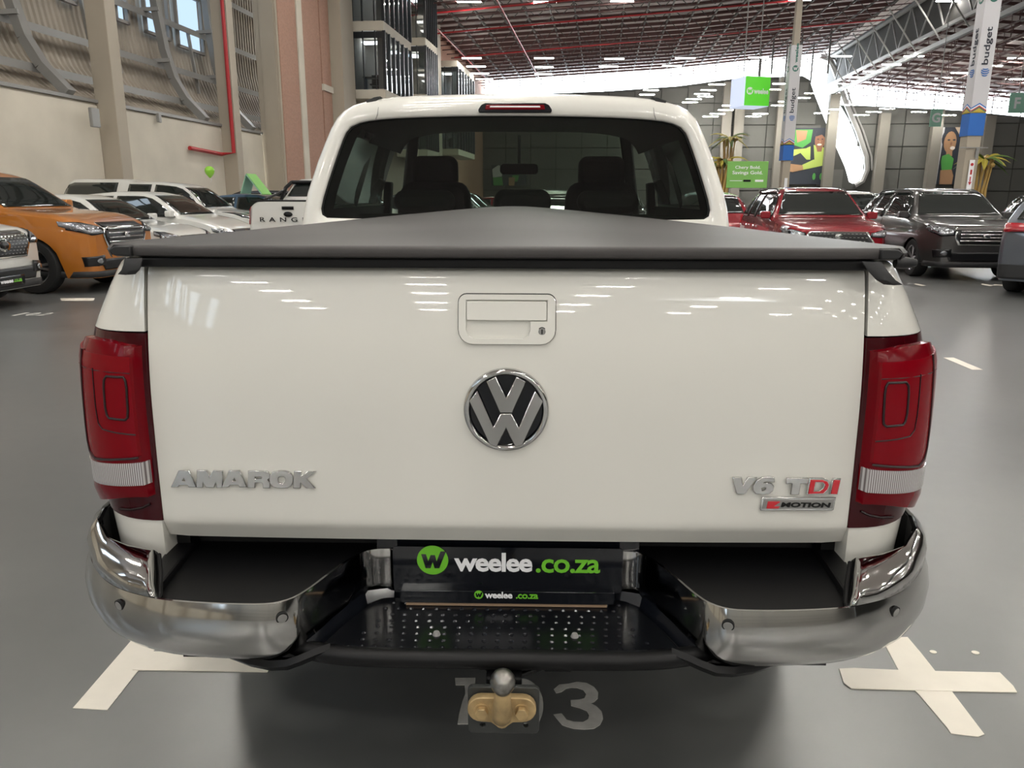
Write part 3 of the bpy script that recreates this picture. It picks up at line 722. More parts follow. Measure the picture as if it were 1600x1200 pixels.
# ---- bed sides wrapping from the tailgate gap round the corners
def Wz(z): return interp(z, [(.40, .93), (.56, .955), (.70, .972), (.90, .974), (1.05, .970), (1.12, .958), (1.20, .918), (1.25, .89), (1.272, .872)])
XI = .7755
def corner(s, z, off=0., side=1):
    """s 0..1 turns the corner, s > 1 runs forward along the flank"""
    W = Wz(z); y0 = crown(max(z, .69))+.012
    def p(s):
        if s <= 1:
            a = max(0, s)*pi/2; return Vector((XI+(W-XI)*sin(a)**.95, y0+.21*(1-cos(a))**1.15))
        return Vector((W, y0+.21+(s-1)*1.0))
    e = .02; q = p(s); t = (p(s+e)-p(max(0, s-e))).normalized(); nrm = Vector((t.y, -t.x))
    q = q+nrm*off; return (side*q.x, q.y, z)
S1 = [i/14 for i in range(15)]
for sd in (-1, 1):
    sg = 'left' if sd < 0 else 'right'
    mb = MB(); zz = [1.117, 1.14, 1.17, 1.20, 1.225, 1.245, 1.26, 1.268, 1.272]
    rws = [[corner(s, z, -.012*(1 if z > 1.27 else 0)-.004*(z > 1.266), sd) for s in S1+[1.1, 1.25, 1.5, 2, 2.41]] for z in zz]
    rws.append([(x*.93 if abs(x) > .82 else x, y, 1.274) for x, y, z in rws[-1]])
    mb.grid(rws); mb.grid([[(x, y, z) for x, y, z in [r[0] for r in rws[:-1]]], [(x, y+.06, z) for x, y, z in [r[0] for r in rws[:-1]]]])
    mb.grid([rws[0], [(x*.985, y+.01, z-.002) for x, y, z in rws[0]]])
    bs = B(mb, 'bed_side', 'white', smooth=True, angle=45)
    # flank and lower corner
    mb = MB(); z2 = [.48, .54, .58, .62, .66, .69, .712]
    mb.grid([[corner(s, z, -.004 if z < .7 else -.006, sd) for s in S1] for z in z2])
    mb.grid([[corner(0, z, 0, sd) for z in z2], [(corner(0, z, 0, sd)[0], corner(0, z, 0, sd)[1]+.06, z) for z in z2]])
    B(mb, 'lower_corner', 'white', smooth=True, angle=45)
    mb = MB()
    def zbot(y):
        d = abs(y-1.06); R_ = .45
        return .40+sqrt(max(0, R_*R_-d*d)) if d < R_ else .42
    ys = [.20+.05*i for i in range(29)]
    rws = []
    for t in [0, .12, .25, .4, .55, .7, .85, 1]:
        rws.append([(sd*Wz(lerp(zbot(y), 1.118, t)), y, lerp(zbot(y), 1.118, t)) for y in ys])
    mb.grid(rws); B(mb, 'bed_flank', 'white', smooth=True, angle=60)
    # backing behind the lamp and the dark body gap
    mb = MB().grid([[corner(s, z, -.01, sd) for s in S1] for z in (.69, .8, .9, 1.0, 1.12)]); B(mb, 'lamp_backing', 'gap')
    mb = MB().grid([[(sd*.745, .075, z) for z in (.5, .9, 1.25)], [(sd*.80, .075, z) for z in (.5, .9, 1.25)]]); B(mb, 'gap_seal', 'gap')
    # lamp: dark housing, proud lens, seams, clear band
    def skin(s0, s1, fz0, fz1, off, m, name, ns=16, nz=12, rim=.02, par=None, edge=.0):
        mb = MB(); rws = []
        for j in range(nz+1):
            r = []
            for i in range(ns+1):
                s = lerp(s0, s1, i/ns); z = lerp(fz0(s), fz1(s), j/nz)
                e = min(i, ns-i, j, nz-j)
                o = off-(edge if e == 0 else 0)
                r.append(corner(s, z, o, sd))
            rws.append(r)
        mb.grid(rws)
        bd = rws[0]+[r[-1] for r in rws[1:]]+rws[-1][-2::-1]+[r[0] for r in rws[-2:0:-1]]
        c = []
        for p in bd: c.append((p[0]-sd*rim*.5, p[1]+rim, p[2]))
        mb.grid([bd, c], close_u=True)
        return B(mb, name, m, par or T, smooth=True, angle=50)
    hz0 = lambda s: .684+.024*min(1, s)**2+.010*max(0, s-.5); hz1 = lambda s: 1.113+.004*s
    lamp = skin(.0, 1.06, hz0, hz1, .002, 'lens_dark', 'tail_lamp', edge=.002)
    lamp['label'] = 'dark red %s tail lamp with clear lower band' % sg
    def s_of(x, z): return asin(min(1, max(0, (abs(x)-XI)/(Wz(z)-XI)))**(1/.95))/(pi/2)
    # the lens body
    bz0 = lambda s: .722+.014*s; bz1 = lambda s: 1.068+.024*sstep(.05, .8, s)
    skin(.045, 1.12, lambda s: .748-.050*sstep(.05, .85, s), lambda s: 1.086+.012*sstep(.0, .3, s)-.022*sstep(.45, 1., s), .026, 'lens_red', 'outer_lens', edge=.008, par=lamp)
    skin(.065, .86, lambda s: .850-.046*s, lambda s: 1.066+.012*s, .0275, 'lens_mid', 'lens_field', edge=.001, par=lamp)
    MT.setdefault('lens_clear', None)
    if MT['lens_clear'] is None:
        m = mat('lens_clear_ribbed', (.50, .46, .45), .15, coat=1); nt = m.node_tree; N = nt.nodes.new; L = nt.links.new
        tc = N('ShaderNodeTexCoord'); wv = N('ShaderNodeTexWave'); wv.inputs['Scale'].default_value = 62; wv.wave_type = 'BANDS'; wv.bands_direction = 'X'
        cr = N('ShaderNodeValToRGB'); cr.color_ramp.elements[0].color = (.14, .11, .115, 1); cr.color_ramp.elements[1].color = (.62, .60, .60, 1)
        L(tc.outputs['Object'], wv.inputs[0]); L(wv.outputs[0], cr.inputs[0]); L(cr.outputs[0], nt.nodes['Principled BSDF'].inputs['Base Color']); MT['lens_clear'] = m
    skin(.05, .90, lambda s: .781-.034*s, lambda s: .834-.036*s, .0285, 'lens_clear', 'reversing_lens', edge=.001, par=lamp)
    # dark seams, tubes on the skin
    def seam(pts, r=.0022, closed=False, nm='lens_seam'):
        P_ = []
        for i in range(len(pts)-(0 if closed else 1)):
            a = pts[i]; b = pts[(i+1) % len(pts)]
            for k in range(4): P_.append((lerp(a[0], b[0], k/4), lerp(a[1], b[1], k/4)))
        if not closed: P_.append(pts[-1])
        B(MB().tube([corner(s, z, .0278, sd) for s, z in P_], r, 6, closed=closed), nm, 'seam', lamp, smooth=True)
    sq = [(a, b) for a, b in rrect(.27, .52, .925, 1.010, .012, 3)]
    seam([(a, b) for a, b in [(.105, 1.024), (.225, 1.024), (.245, 1.016), (.252, 1.0), (.255, .955), (.248, .938), (.235, .931), (.12, .929), (.102, .935), (.095, .95), (.090, 1.0), (.094, 1.016)]], .0028, True)
    seam([(.345, 1.038), (.345, .95), (.335, .915), (.30, .903), (.20, .899), (.065, .896)], .0016)
    seam([(.065, 1.032), (.60, 1.036)], .0011)
    seam([(.50, 1.074), (.53, .93), (.55, .86), (.52, .836), (.44, .826), (.065, .843)], .0026)
    B(MB().tube([corner(s, z, .004, sd) for s, z in ((.06, .726), (.12, .716), (.22, .708), (.34, .704))], .003, 6), 'lower_slot', 'seam', lamp, smooth=True)
# ---- tonneau cover
YB = 1.60
def cz(x, y):
    e = max(0, 1-(abs(x)/.865))
    e = 1-sqrt((x/.865)**2+.012)*.994
    return 1.302-.012*(y/YB)+.088*max(0, e)**.95*sstep(-.35, 1.35, y)*min(1, (y+.02)/.35)
HWC = lambda y: .868-.050*max(0, (.15-y)/.13)**2
mb = MB(); rws = []
for j in range(25):
    y = [.02, .035, .055, .08, .11, .15][j] if j < 6 else .15+(YB-.15)*(j-5)/19; hw = HWC(y)
    rws.append([(hw*(-1+2*i/40), y, cz(hw*(-1+2*i/40), y)) for i in range(41)])
mb.grid(rws)
def hemrow(dy, z): return [(.818*(-1+2*i/40), .02+dy+.015*abs(-1+2*i/40)**6, z) for i in range(41)]
mb.grid([rws[0], hemrow(-.012, 1.300), hemrow(-.018, 1.294), hemrow(-.016, 1.281), hemrow(-.004, 1.277), hemrow(.03, 1.277)])
for sd in (-1, 1):
    yy_ = [.02, .035, .055, .08, .11, .15, .3, .5, 1, YB]
    mb.grid([[(sd*HWC(y), y, cz(HWC(y), y)) for y in yy_], [(sd*(HWC(y)+.008), y-.004, 1.292) for y in yy_], [(sd*(HWC(y)+.004), y, 1.276) for y in yy_]])
cov = B(mb, 'tonneau_cover', 'canvas', smooth=True, angle=60, label='grey vinyl tonneau cover tented over the load bed')
B(MB().box((0, .045, 1.266), (1.55, .05, .020)).box((0, .7, 1.25), (1.3, .03, .03)), 'rear_rail', 'black', cov, bevel=.004)
for sd in (-1, 1):
    # corner cap and end piece
    B(MB().prism([(0, 0), (.055, .0), (.075, -.008), (.060, -.020), (.0, -.022)], lambda a, b, t: (sd*(.775+a*.62), .004+t, 1.301+b), .0, .05), 'corner_cap', 'vinyl_black', cov, bevel=.003, smooth=True)
    st = MB()
    if sd < 0: path = [(-.768, .0, 1.277), (-.770, -.006, 1.262), (-.774, -.008, 1.252), (-.784, -.006, 1.243)]; wd = .038
    else: path = [(.755, .0, 1.277), (.768, -.006, 1.258), (.784, -.010, 1.240), (.802, -.006, 1.230)]; wd = .040
    st.grid([[(x-wd/2, y, z) for x, y, z in path], [(x, y-.004, z-.001) for x, y, z in path], [(x+wd/2, y, z) for x, y, z in path]])
    B(st, 'hanging_strap', 'vinyl_black', cov, smooth=True, solid=.005, bevel=.001)
    B(MB().box((sd*.868, .9, 1.268), (.03, 1.35, .03)), 'side_rail', 'black', cov, bevel=.004)
B(MB().lathe([(.0, 0), (.011, .002), (.013, .02), (.008, .045), (0, .047)], 12, (.815, .03, 1.272), 'x'), 'cap_knob', 'vinyl_black', cov, smooth=True)
# bed interior floor and bulkhead (below the cover)
B(MB().box((0, .85, .78), (1.55, 1.5, .04)), 'bed_floor', 'gap')
# ---- chrome bumper
PB = [(.262, .070), (.30, .068), (.328, .052), (.352, .010), (.378, -.050), (.402, -.115), (.428, -.163), (.465, -.188), (.52, -.193), (.60, -.190), (.68, -.181), (.715, -.173), (.74, -.165), (.80, -.140), (.86, -.098), (.92, -.035), (.965, .03), (.998, .10), (1.013, .17), (1.016, .26), (1.014, .36), (1.010, .46)]
def dens(P_, k=3):
    out = []
    for i in range(len(P_)-1):
        p0 = P_[max(i-1, 0)]; p1 = P_[i]; p2 = P_[i+1]; p3 = P_[min(i+2, len(P_)-1)]
        for j in range(k):
            t = j/k
            out.append(tuple(.5*((2*p1[c])+(-p0[c]+p2[c])*t+(2*p0[c]-5*p1[c]+4*p2[c]-p3[c])*t*t+(-p0[c]+3*p1[c]-3*p2[c]+p3[c])*t**3) for c in (0, 1)))
    return out+[P_[-1]]
PD = dens(PB)
def nrm(i):
    a = Vector(PD[max(i-1, 0)]); b = Vector(PD[min(i+1, len(PD)-1)]); t = (b-a).normalized(); return Vector((t.y, -t.x))
bump = empty('rear_bumper'); bump.parent = T
MT['step_black'] = mat('step_black', (.004, .0045, .006), .22, spec=.35)
for sd in (-1, 1):
    rws = []
    for i, p in enumerate(PD):
        x = p[0]; nn = nrm(i); col = []
        inner = 1-sstep(.36, .47, x); cor = sstep(.722, .728, x)*(1-sstep(.97, 1.01, x)*.85) if x > .72 else 0
        out_ = sstep(.85, 1.0, x)
        ztop = .592+.004*out_
        prof = [(-.010, ztop-.006), (-.006, ztop), (-.001, ztop)]
        for o, z in ((.002, .584), (.010, .562), (.015, .535), (.013, .505), (.004, .480), (-.016, .457), (-.052, .439), (-.12, .428)):
            if inner > 0: o = lerp(o, min(o, 0.0)*0, inner); z = max(z, lerp(z, .484, inner))
            prof.append((o, z - .0*out_))
        for o, z in prof:
            q = Vector(p)+nn*o; col.append((sd*q.x, q.y, z))
        rws.append(col)
    # upper facet of the corner: from the crease back and up to the body
    FI = [(.711, -.173, .592), (.771, -.049, .642), (.834, -.036, .646), (.899, -.006, .652), (.958, .067, .662), (.984, .14, .664), (.993, .25, .664), (.992, .46, .664)]
    FO_ = [(.712, -.1735, .592), (.74, -.165, .594), (.80, -.140, .596), (.875, -.085, .598), (.965, .03, .602), (.998, .10, .606), (1.013, .17, .610), (1.010, .46, .612)]
    fac = []
    for k in range(len(FI)-1):
        for t in (0, .25, .5, .75):
            a = Vector(FI[k]).lerp(Vector(FI[k+1]), t); b = Vector(FO_[k]).lerp(Vector(FO_[k+1]), t)
            # keep the outer line on the crease of the shell
            best = min(PD, key=lambda q: (q[0]-b.x)**2+(q[1]-b.y)**2); b = Vector((lerp(b.x, best[0], .8), lerp(b.y, best[1], .8), .594+.004*sstep(.85, 1., b.x)))
            m1 = a.lerp(b, .33)+Vector((.004, -.006, .010)); m2 = a.lerp(b, .7)+Vector((.005, -.008, .009))
            fac.append([(sd*q.x, q.y, q.z) for q in (a+Vector((-.004, .01, -.012)), a, a.lerp(b, .06)+Vector((0, 0, .003)), m1, m2, b)])
    B(MB().grid(fac), 'chrome_corner', 'chrome_satin', bump, smooth=True, angle=50, solid=.003)
    sh = B(MB().grid(rws), 'chrome_shell', 'chrome_satin', bump, smooth=True, angle=32, solid=.004)
    # flared tip cap (dark inside)
    # sensors
    for px_, py_ in (((202, 915), (444, 966)) if sd < 0 else ((1383, 928), (1133, 971))):
        # find the shell point nearest to the pixel ray
        best = None
        d = ray(px_, py_).normalized(); o_ = CAM-TRK
        for i, col in enumerate(rws):
            for j, p in enumerate(col[4:9]):
                pp = TRK+_tx*p[0]+_ty*p[1]+Vector((0, 0, p[2])); dd = (pp-CAM)-d*((pp-CAM).dot(d))
                if best is None or dd.length < best[0]: best = (dd.length, p, nrm(i))
        p = Vector(best[1]); nn = Vector((sd*best[2].x, best[2].y, -.15)).normalized()
        Rm = nn.to_track_quat('Z', 'Y').to_matrix()
        def dsk(r, h0, h1): 
            mb = MB(); mb.v = [tuple(p+Rm @ Vector((r*cos(2*pi*k/20), r*sin(2*pi*k/20), h))) for h in (h0, h1) for k in range(20)]
            mb.f = [tuple(range(19, -1, -1)), tuple(range(20, 40))]+[(k, (k+1) % 20, 20+(k+1) % 20, 20+k) for k in range(20)]; return mb
        B(dsk(.0125, -.004, .0022), 'sensor_surround', 'gap', bump); B(dsk(.0098, -.004, .0034), 'parking_sensor', 'steel_grey', bump, bevel=.001)
    # black step pad between shell and body
    edge = [p for p in PD if .335 < p[0] < .722]
    edge2 = [(x-nrm(PD.index((x, y))).x*.006, y-nrm(PD.index((x, y))).y*.006) for x, y in edge]
    poly = [(.30, .12), (.318, .075)]+edge2+[(.73, -.12), (.765, -.05), (.78, .12)]
    fn = lambda a, b, t: (sd*a, b, t)
    B(MB().prism(poly, fn, .55, .583), 'step_pad', 'black', bump)
    rim = [(a, b, .584) for a, b in edge2]+[(.712, -.155, .590), (.735, -.10, .608), (.760, -.05, .630)]
    B(MB().tube([(sd*a, b, z) for a, b, z in rim], .0055, 8), 'pad_rim', 'black', bump, smooth=True)
    B(MB().prism([(.74, .12), (.72, -.14), (.775, -.03), (.80, .12)], fn, .50, .60), 'pad_end', 'black', bump, bevel=.006)
    B(MB().grid([[(sd*x, y, z) for x, y in ((.985, .45), (.982, .16), (.955, .085))] for z in (.50, .655)]), 'shell_lining', 'gap', bump)
# lower centre step
yn = -.162
tray = [(-.385, -.150), (-.36, yn), (-.2, yn-.006), (.2, yn-.006), (.36, yn), (.385, -.150), (.352, -.05), (.315, .03), (.29, .065), (-.29, .065), (-.315, .03), (-.352, -.05)]
st = MB().prism(tray, lambda a, b, t: (a, b, t), .44, .470)
tread = B(st, 'centre_step', 'step_black', bump, bevel=.004)
mb = MB(); rws = []
for i in range(49):
    u = -1+2*i/48; x = .475*u; e = abs(u)**6
    yb = yn-.016+.055*e; zt = .470+.004*e
    rws.append([(x, yb+.028, zt+.001), (x, yb+.012, zt+.006), (x, yb, zt+.002), (x, yb-.006, zt-.012), (x, yb-.002, zt-.028), (x, yb+.03, zt-.048), (x, yb+.11, zt-.06)])
B(mb.grid(rws), 'front_lip', 'black', bump, smooth=True, angle=60)
for sd in (-1, 1):       # black shell sweeping up from the lip to the chrome
    mb = MB(); path = [(.36, -.160, .472), (.39, -.172, .466), (.42, -.180, .456), (.45, -.182, .445), (.49, -.172, .436), (.54, -.150, .430), (.60, -.115, .426), (.68, -.06, .422)]
    rws = [[(sd*x, y+.004, z+.012), (sd*x, y-.004, z), (sd*x, y+.012, z-.018), (sd*x*.98, y+.08, z-.03)] for x, y, z in path]
    B(mb.grid(rws), 'lower_shell', 'black', bump, smooth=True, angle=70)
    B(MB().grid([[(sd*x, y, .60-.11) for x, y in ((.262, .075), (.33, .055), (.38, -.04), (.42, -.14))], [(sd*x, y, .455) for x, y in ((.262, .06), (.32, .04), (.365, -.05), (.40, -.15))]]), 'step_wall', 'black_gloss', bump, smooth=True)
stud = MB()
for j in range(8):
    y = -.145+.026*j; hw = .335-.012*j if j < 6 else .28
    n = int(hw*2/.0285); off = (j % 2)*.5
    for i in range(n):
        x = -hw+(i+off+.25)*2*hw/n
        stud.add([(x+.0065*cos(k*pi/3), y+.0045*sin(k*pi/3), .4695) for k in range(6)]+[(x+.0035*cos(k*pi/3), y+.0025*sin(k*pi/3), .4735) for k in range(6)],
                 [(k, (k+1) % 6, 6+(k+1) % 6, 6+k) for k in range(6)]+[tuple(range(6, 12))])
B(stud, 'tread_stud', 'black_gloss', bump, kind='stuff')
for px_, py_ in ((682, 989), (898, 992), (762, 989)):
    x, y = locz(px_, py_, .474)
    if px_ != 762: B(MB().lathe([(0, .478), (.006, .477), (.009, .470)], 14, (x, y, 0)), 'step_bolt', 'steel_grey', bump, smooth=True)
# number plate pocket and the two dealer plates
B(MB().box((0, .135, .57), (1.54, .02, .28)), 'added_dark_panel', 'gap', bump)  # black panel added to block a bright spot showing under the tailgate
B(MB().box((0.01, .085, .56), (.62, .02, .24)), 'plate_pocket', 'black_gloss', bump)
PY = .045
pa = loc(612, 900, PY); pb_ = loc(975, 905, PY); _, zb_ = loc(800, 924, PY)
pc = ((pa[0]+pb_[0])/2, PY, zb_+.0565)
plate = B(MB().prism(rrect(-.268, .268, -.0565, .0565, .008, 3), lambda a, b, t: (pc[0]+a, pc[1]-t, pc[2]+b), 0, .003), 'dealer_plate', 'black_gloss', bump)
def plate_text(cx, cz_, y, x0px, x1px, pypx, hgt, ccx, ccy, cr, par):
    ax = (1, 0, -.003)
    c = loc(ccx, ccy, y)
    o = MB().prism(circ(cr, 32), lambda a, b, t: (c[0]+a, y-t, c[1]+b), 0, .0012).build('round_logo', 'plate_green', par)
    w = [(-.72, .42), (-.42, .42), (-.28, -.06), (-.12, .36), (.16, .36), (.26, -.06), (.52, .62), (.86, .62), (.42, -.55), (.12, -.55), (.0, -.12), (-.14, -.55), (-.46, -.55)]
    MB().prism([(a*cr, b*cr) for a, b in w], lambda a, b, t: (c[0]+a, y-t, c[1]+b), .0012, .0018).build('logo_letter', 'black_gloss', par)
    a = loc(x0px, pypx, y); b = loc(x1px, pypx, y); W_ = b[0]-a[0]; sp = .548
    me = text_mesh('weelee', bold=.028, spacing=.93)
    place_mesh(me, 'plate_lettering', 'sign_white', par, (a[0]+W_*sp/2-.002, y-.0002, a[1]+hgt*.06), (1, 0, 0), (0, 0, 1), width=W_*sp-.006, height=hgt, depth=.001)
    me = text_mesh('.co.za', bold=.018, spacing=.93)
    place_mesh(me, 'plate_lettering', 'plate_green', par, (a[0]+W_*(sp+1)/2, y-.0002, a[1]-hgt*.1), (1, 0, 0), (0, 0, 1), width=W_*(1-sp)-.006, height=hgt*.72, depth=.001)
plate_text(0, 0, PY-.0032, 709, 940, 879.5, .048, 676, 875, .0365, plate)
HY = .028
ha = loc(622, 925, HY); hb = loc(963, 940, HY)
hold = B(MB().prism(rrect(-.250, .250, -.0155, .0155, .003, 2), lambda a, b, t: ((ha[0]+hb[0])/2+a, HY-t, (ha[1]+hb[1])/2+b), -.02, .004), 'plate_holder', 'black_gloss', bump, bevel=.001)
plate_text(0, 0, HY-.0042, 757, 843, 930, .0165, 748, 929, .0105, hold)
B(MB().box((.008, .035, .4745), (.47, .02, .006)), 'painted_reflection', mat('reflection_brown', (.28, .19, .12), .6), bump)  # brown reflection below the holder, put in as a coloured strip
# ---- tow hitch
hitch = empty('tow_hitch', (0, 0, 0)); hitch.parent = T
hx, hz = loc(787, 1107, -.205)
HFn = lambda a, b, t: (hx+a, -.205-t, hz+b)
hole = [[(.0455+.007*cos(2*pi*k/12)-.0, -.034+.007*sin(2*pi*k/12)) for k in range(12)], [(-.0435+.007*cos(2*pi*k/12), -.034+.007*sin(2*pi*k/12)) for k in range(12)]]
me = shape_mesh([rrect(-.073, .073, -.0535, .0535, .01)]+hole, .010, .001)
place_mesh(me, 'mounting_plate', 'tow_plate', hitch, (hx, -.200, hz), (1, 0, 0), (0, 0, 1), raw=True)
br = []
def lobe(cx, cy, r, a0, a1, n=8): return [(cx+r*cos(radians(lerp(a0, a1, k/n))), cy+r*sin(radians(lerp(a0, a1, k/n)))) for k in range(n+1)]
half_ = lobe(.042, .017, .0265, 90, -90, 10)+[(.022, -.0105), (.012, -.018), (.006, -.024)]
outl = half_+[(0, -.0255)]+[(-a, b) for a, b in reversed(half_)]+[(-.018, .0435), (.018, .0435)]
me = shape_mesh([outl], .014, .0018)
place_mesh(me, 'hitch_bracket', 'gold', hitch, (hx-.003, -.216, hz), (1, 0, 0), (0, 0, 1), raw=True)
bx, bz = loc(785.5, 1065, -.268)
me = MB().tube([(hx-.003, -.220, hz-.016), (hx-.003, -.238, hz+.006), (hx-.002, -.256, hz+.032), (hx-.001, -.265, hz+.058), (bx, -.268, bz-.018)], .02, 16, rs=[.013, .020, .021, .018, .0145])
B(me, 'ball_neck', 'gold', hitch, smooth=True, angle=60)
bx, bz = loc(785.5, 1065, -.268)
B(MB().lathe([(.0145, -.024), (.0175, -.020), (.0225, -.012), (.0255, 0), (.0235, .010), (.018, .0185), (.012, .0225), (.006, .0245), (0, .0247)], 28, (bx, -.268, bz)), 'tow_ball', 'chrome_ball', hitch, smooth=True)
for sd in (-1, 1):
    c = (hx-.003+sd*.0405, hz+.016)
    B(MB().prism(circ(.0165, 24), lambda a, b, t: (c[0]+a, -.232-t, c[1]+b), 0, .004), 'washer', 'gold', hitch, bevel=.001)
    B(MB().prism(circ(.0135, 6), lambda a, b, t: (c[0]+a, -.236-t, c[1]+b), 0, .012), 'hex_bolt', 'gold', hitch, bevel=.0015)
B(MB().box((hx, -.06, hz+.082), (.11, .22, .035)).box((hx+.0, -.17, hz+.055), (.075, .05, .02)).box((hx+.115, -.1, hz+.062), (.06, .05, .06)).bar((hx+.02, -.15, hz+.035), (hx+.14, -.1, hz+.055), .012).bar((hx-.02, -.15, hz+.035), (hx-.09, -.08, hz+.085), .012).tube([(hx+.15, -.1, hz+.085), (hx+.19, -.1, hz+.08), (hx+.22, -.08, hz+.085)], .012, 8), 'receiver_arm', 'black', hitch, bevel=.004)
B(MB().box((0, .05, .40), (1.5, .12, .10)).box((-.42, 2.0, .42), (.1, 4.0, .14)).box((.42, 2.0, .42), (.1, 4.0, .14)), 'chassis', 'black')
B(MB().lathe([(0, -.0), (.36, .0), (.385, .03), (.385, .19), (.36, .22), (0, .22)], 32, (0, .48, .42)), 'spare_wheel', 'rubber', smooth=True)
B(MB().tube([(-.7, 1.06, .40), (.7, 1.06, .40)], .05, 12).lathe([(0, -.12), (.14, -.08), (.16, 0), (.14, .08), (0, .12)], 20, (0, 1.06, .40), 'y'), 'rear_axle', 'black')
# wheels
def truck_wheel(x, y, sd):
    w = B(MB().lathe([(.24, -.12), (.30, -.13), (.36, -.125), (.385, -.09), (.385, .09), (.36, .125), (.30, .13), (.24, .12)], 40, (x, y, .385), 'x', caps=False), 'wheel', 'rubber', smooth=True)
    r = MB().lathe([(.24, -.12), (.225, -.10), (.22, .10), (.24, .12)], 32, (x, y, .385), 'x', caps=False).lathe([(0, .0), (.05, .0), (.06, -.02)], 20, (x+sd*.10, y, .385), 'x')
    for k in range(5):
        a = 2*pi*k/5+.3; r.bar((x+sd*.10, y, .385), (x+sd*.095, y+.225*cos(a), .385+.225*sin(a)), .06, .03, up=(1, 0, 0))
    r.build('rim', 'steel_grey', w, smooth=True)
for sd in (-1, 1): truck_wheel(sd*.82, 1.06, sd); truck_wheel(sd*.82, 4.15, sd)
for sd in (-1, 1): B(MB().box((sd*.62, 1.06, .80), (.5, .9, .04)).box((sd*.45, 1.06, .6), (.04, .9, .4)), 'wheel_liner', 'gap')
# ---- cab: half outline (x, z) at the rear face, then forward sections
yr = lambda z: 1.64+(z-1.3)*.28
OUT = [(0, 1.829), (.14, 1.8285), (.28, 1.826), (.40, 1.822), (.50, 1.8165), (.575, 1.808), (.63, 1.797), (.68, 1.783), (.720, 1.762), (.750, 1.732), (.776, 1.687), (.802, 1.625), (.830, 1.553), (.852, 1.485), (.871, 1.425), (.885, 1.36), (.893, 1.30), (.90, 1.22), (.93, 1.10)]
WIN = [(0, 1.732), (.14, 1.7315), (.28, 1.729), (.40, 1.7255), (.50, 1.721), (.56, 1.7165), (.61, 1.7105), (.65, 1.702), (.685, 1.686), (.705, 1.664), (.716, 1.640), (.735, 1.590), (.757, 1.525), (.778, 1.460), (.797, 1.395), (.805, 1.355), (.800, 1.330), (.780, 1.318), (.62, 1.315)]
def full(half): return [(-x, z) for x, z in reversed(half)]+[(x, z) for x, z in half[1:]]
FO, FW = full(OUT), full(WIN)
def mixl(a, b, t): return [(lerp(p[0], q[0], t), lerp(p[1], q[1], t)) for p, q in zip(a, b)]
mb = MB()
rear_rows = []
for t, dy in ((0, .016), (.0, .004), (.03, -.002), (.10, -.006), (.3, -.012), (.55, -.012), (.78, -.002), (.90, .014), (.97, .040), (1.0, .080)):
    rear_rows.append([(x, yr(z)+dy, z) for x, z in mixl(FW, FO, t)])
mb.grid(rear_rows)
lowr = [(-.93, 1.1)]; 
for sd in (-1, 1): mb.grid([[(sd*.62, yr(1.315)-.002, 1.315), (sd*.0, yr(1.315), 1.315)], [(sd*.93, yr(1.10), 1.10), (0, yr(1.1), 1.10)]])
B(mb, 'cab_rear', 'white', smooth=True, angle=60)
# gasket and rear glass
gz = MB().grid([[(x, yr(z)+.006, z) for x, z in FW], [(x, yr(z)+.003, z) for x, z in mixl(FW, [(x*.9, 1.5+(z-1.5)*.9) for x, z in FW], .12)]])
B(gz, 'window_gasket', 'gap', smooth=True)
gl = MB(); c_ = [(x, yr(z)+.008, z) for x, z in FW]
gl.add(c_, [tuple(range(len(c_)))])
B(gl, 'rear_window', 'glass_tint', label='dark tinted rear window')
# heating wires too fine to see are left out; cab shell forward
SEC = [(.080, 1.0, 1.0, 0), (.35, 1.006, 1.010, 0), (.9, 1.012, 1.022, 0), (1.3, 1.012, 1.026, 0), (1.7, 1.005, 1.020, 0)]
secs = []
def ringy(dy, sx, dz):
    out_ = []
    for x, z in FO:
        out_.append((x*sx, yr(z)*max(0, 1-dy/1.0)+dy*0+ (1.64+dy)*min(1, dy/1.0)+ (dy if dy < 1 else 0)*max(0, 1-dy/1.0), 1.1+(z-1.1)*(1+(dz-1)*.7)))
    return out_
secs = [rear_rows[-1]]
for dy in (.35, .7, 1.0, 1.4, 1.75):
    t = min(1, dy); row = []
    for x, z in FO:
        yy = lerp(yr(z)+.08, 1.75, t)+dy
        row.append((x*(1+.012*sin(min(1, dy/1.4)*pi/2)), yy, 1.1+(z-1.1)*(1+.022*sin(min(1, dy/1.2)*pi/2))))
    secs.append(row)
mb = MB().grid(secs)
nF = len(FO)
roofm = MB(); glassm = MB(); lin = MB()
rows_ = secs
for i in range(len(rows_)-1):
    for j in range(nF-1):
        q = [rows_[i][j], rows_[i][j+1], rows_[i+1][j+1], rows_[i+1][j]]
        zc = sum(p[2] for p in q)/4; side = abs(q[0][0]) > .76
        (glassm if (1.36 < zc < 1.72 and side and i in (1, 2, 3, 4)) else roofm).add(q, [(0, 1, 2, 3)])
        lin.add([(p[0]*.965, p[1], 1.1+(p[2]-1.1)*.955) for p in q], [(0, 1, 2, 3)]) if not (1.36 < zc < 1.72 and side and i in (1, 2, 3, 4)) else None
B(roofm, 'roof', 'white', smooth=True, angle=60)
B(glassm, 'side_window', 'glass_side', smooth=True)
B(lin, 'headlining', 'interior', smooth=True)
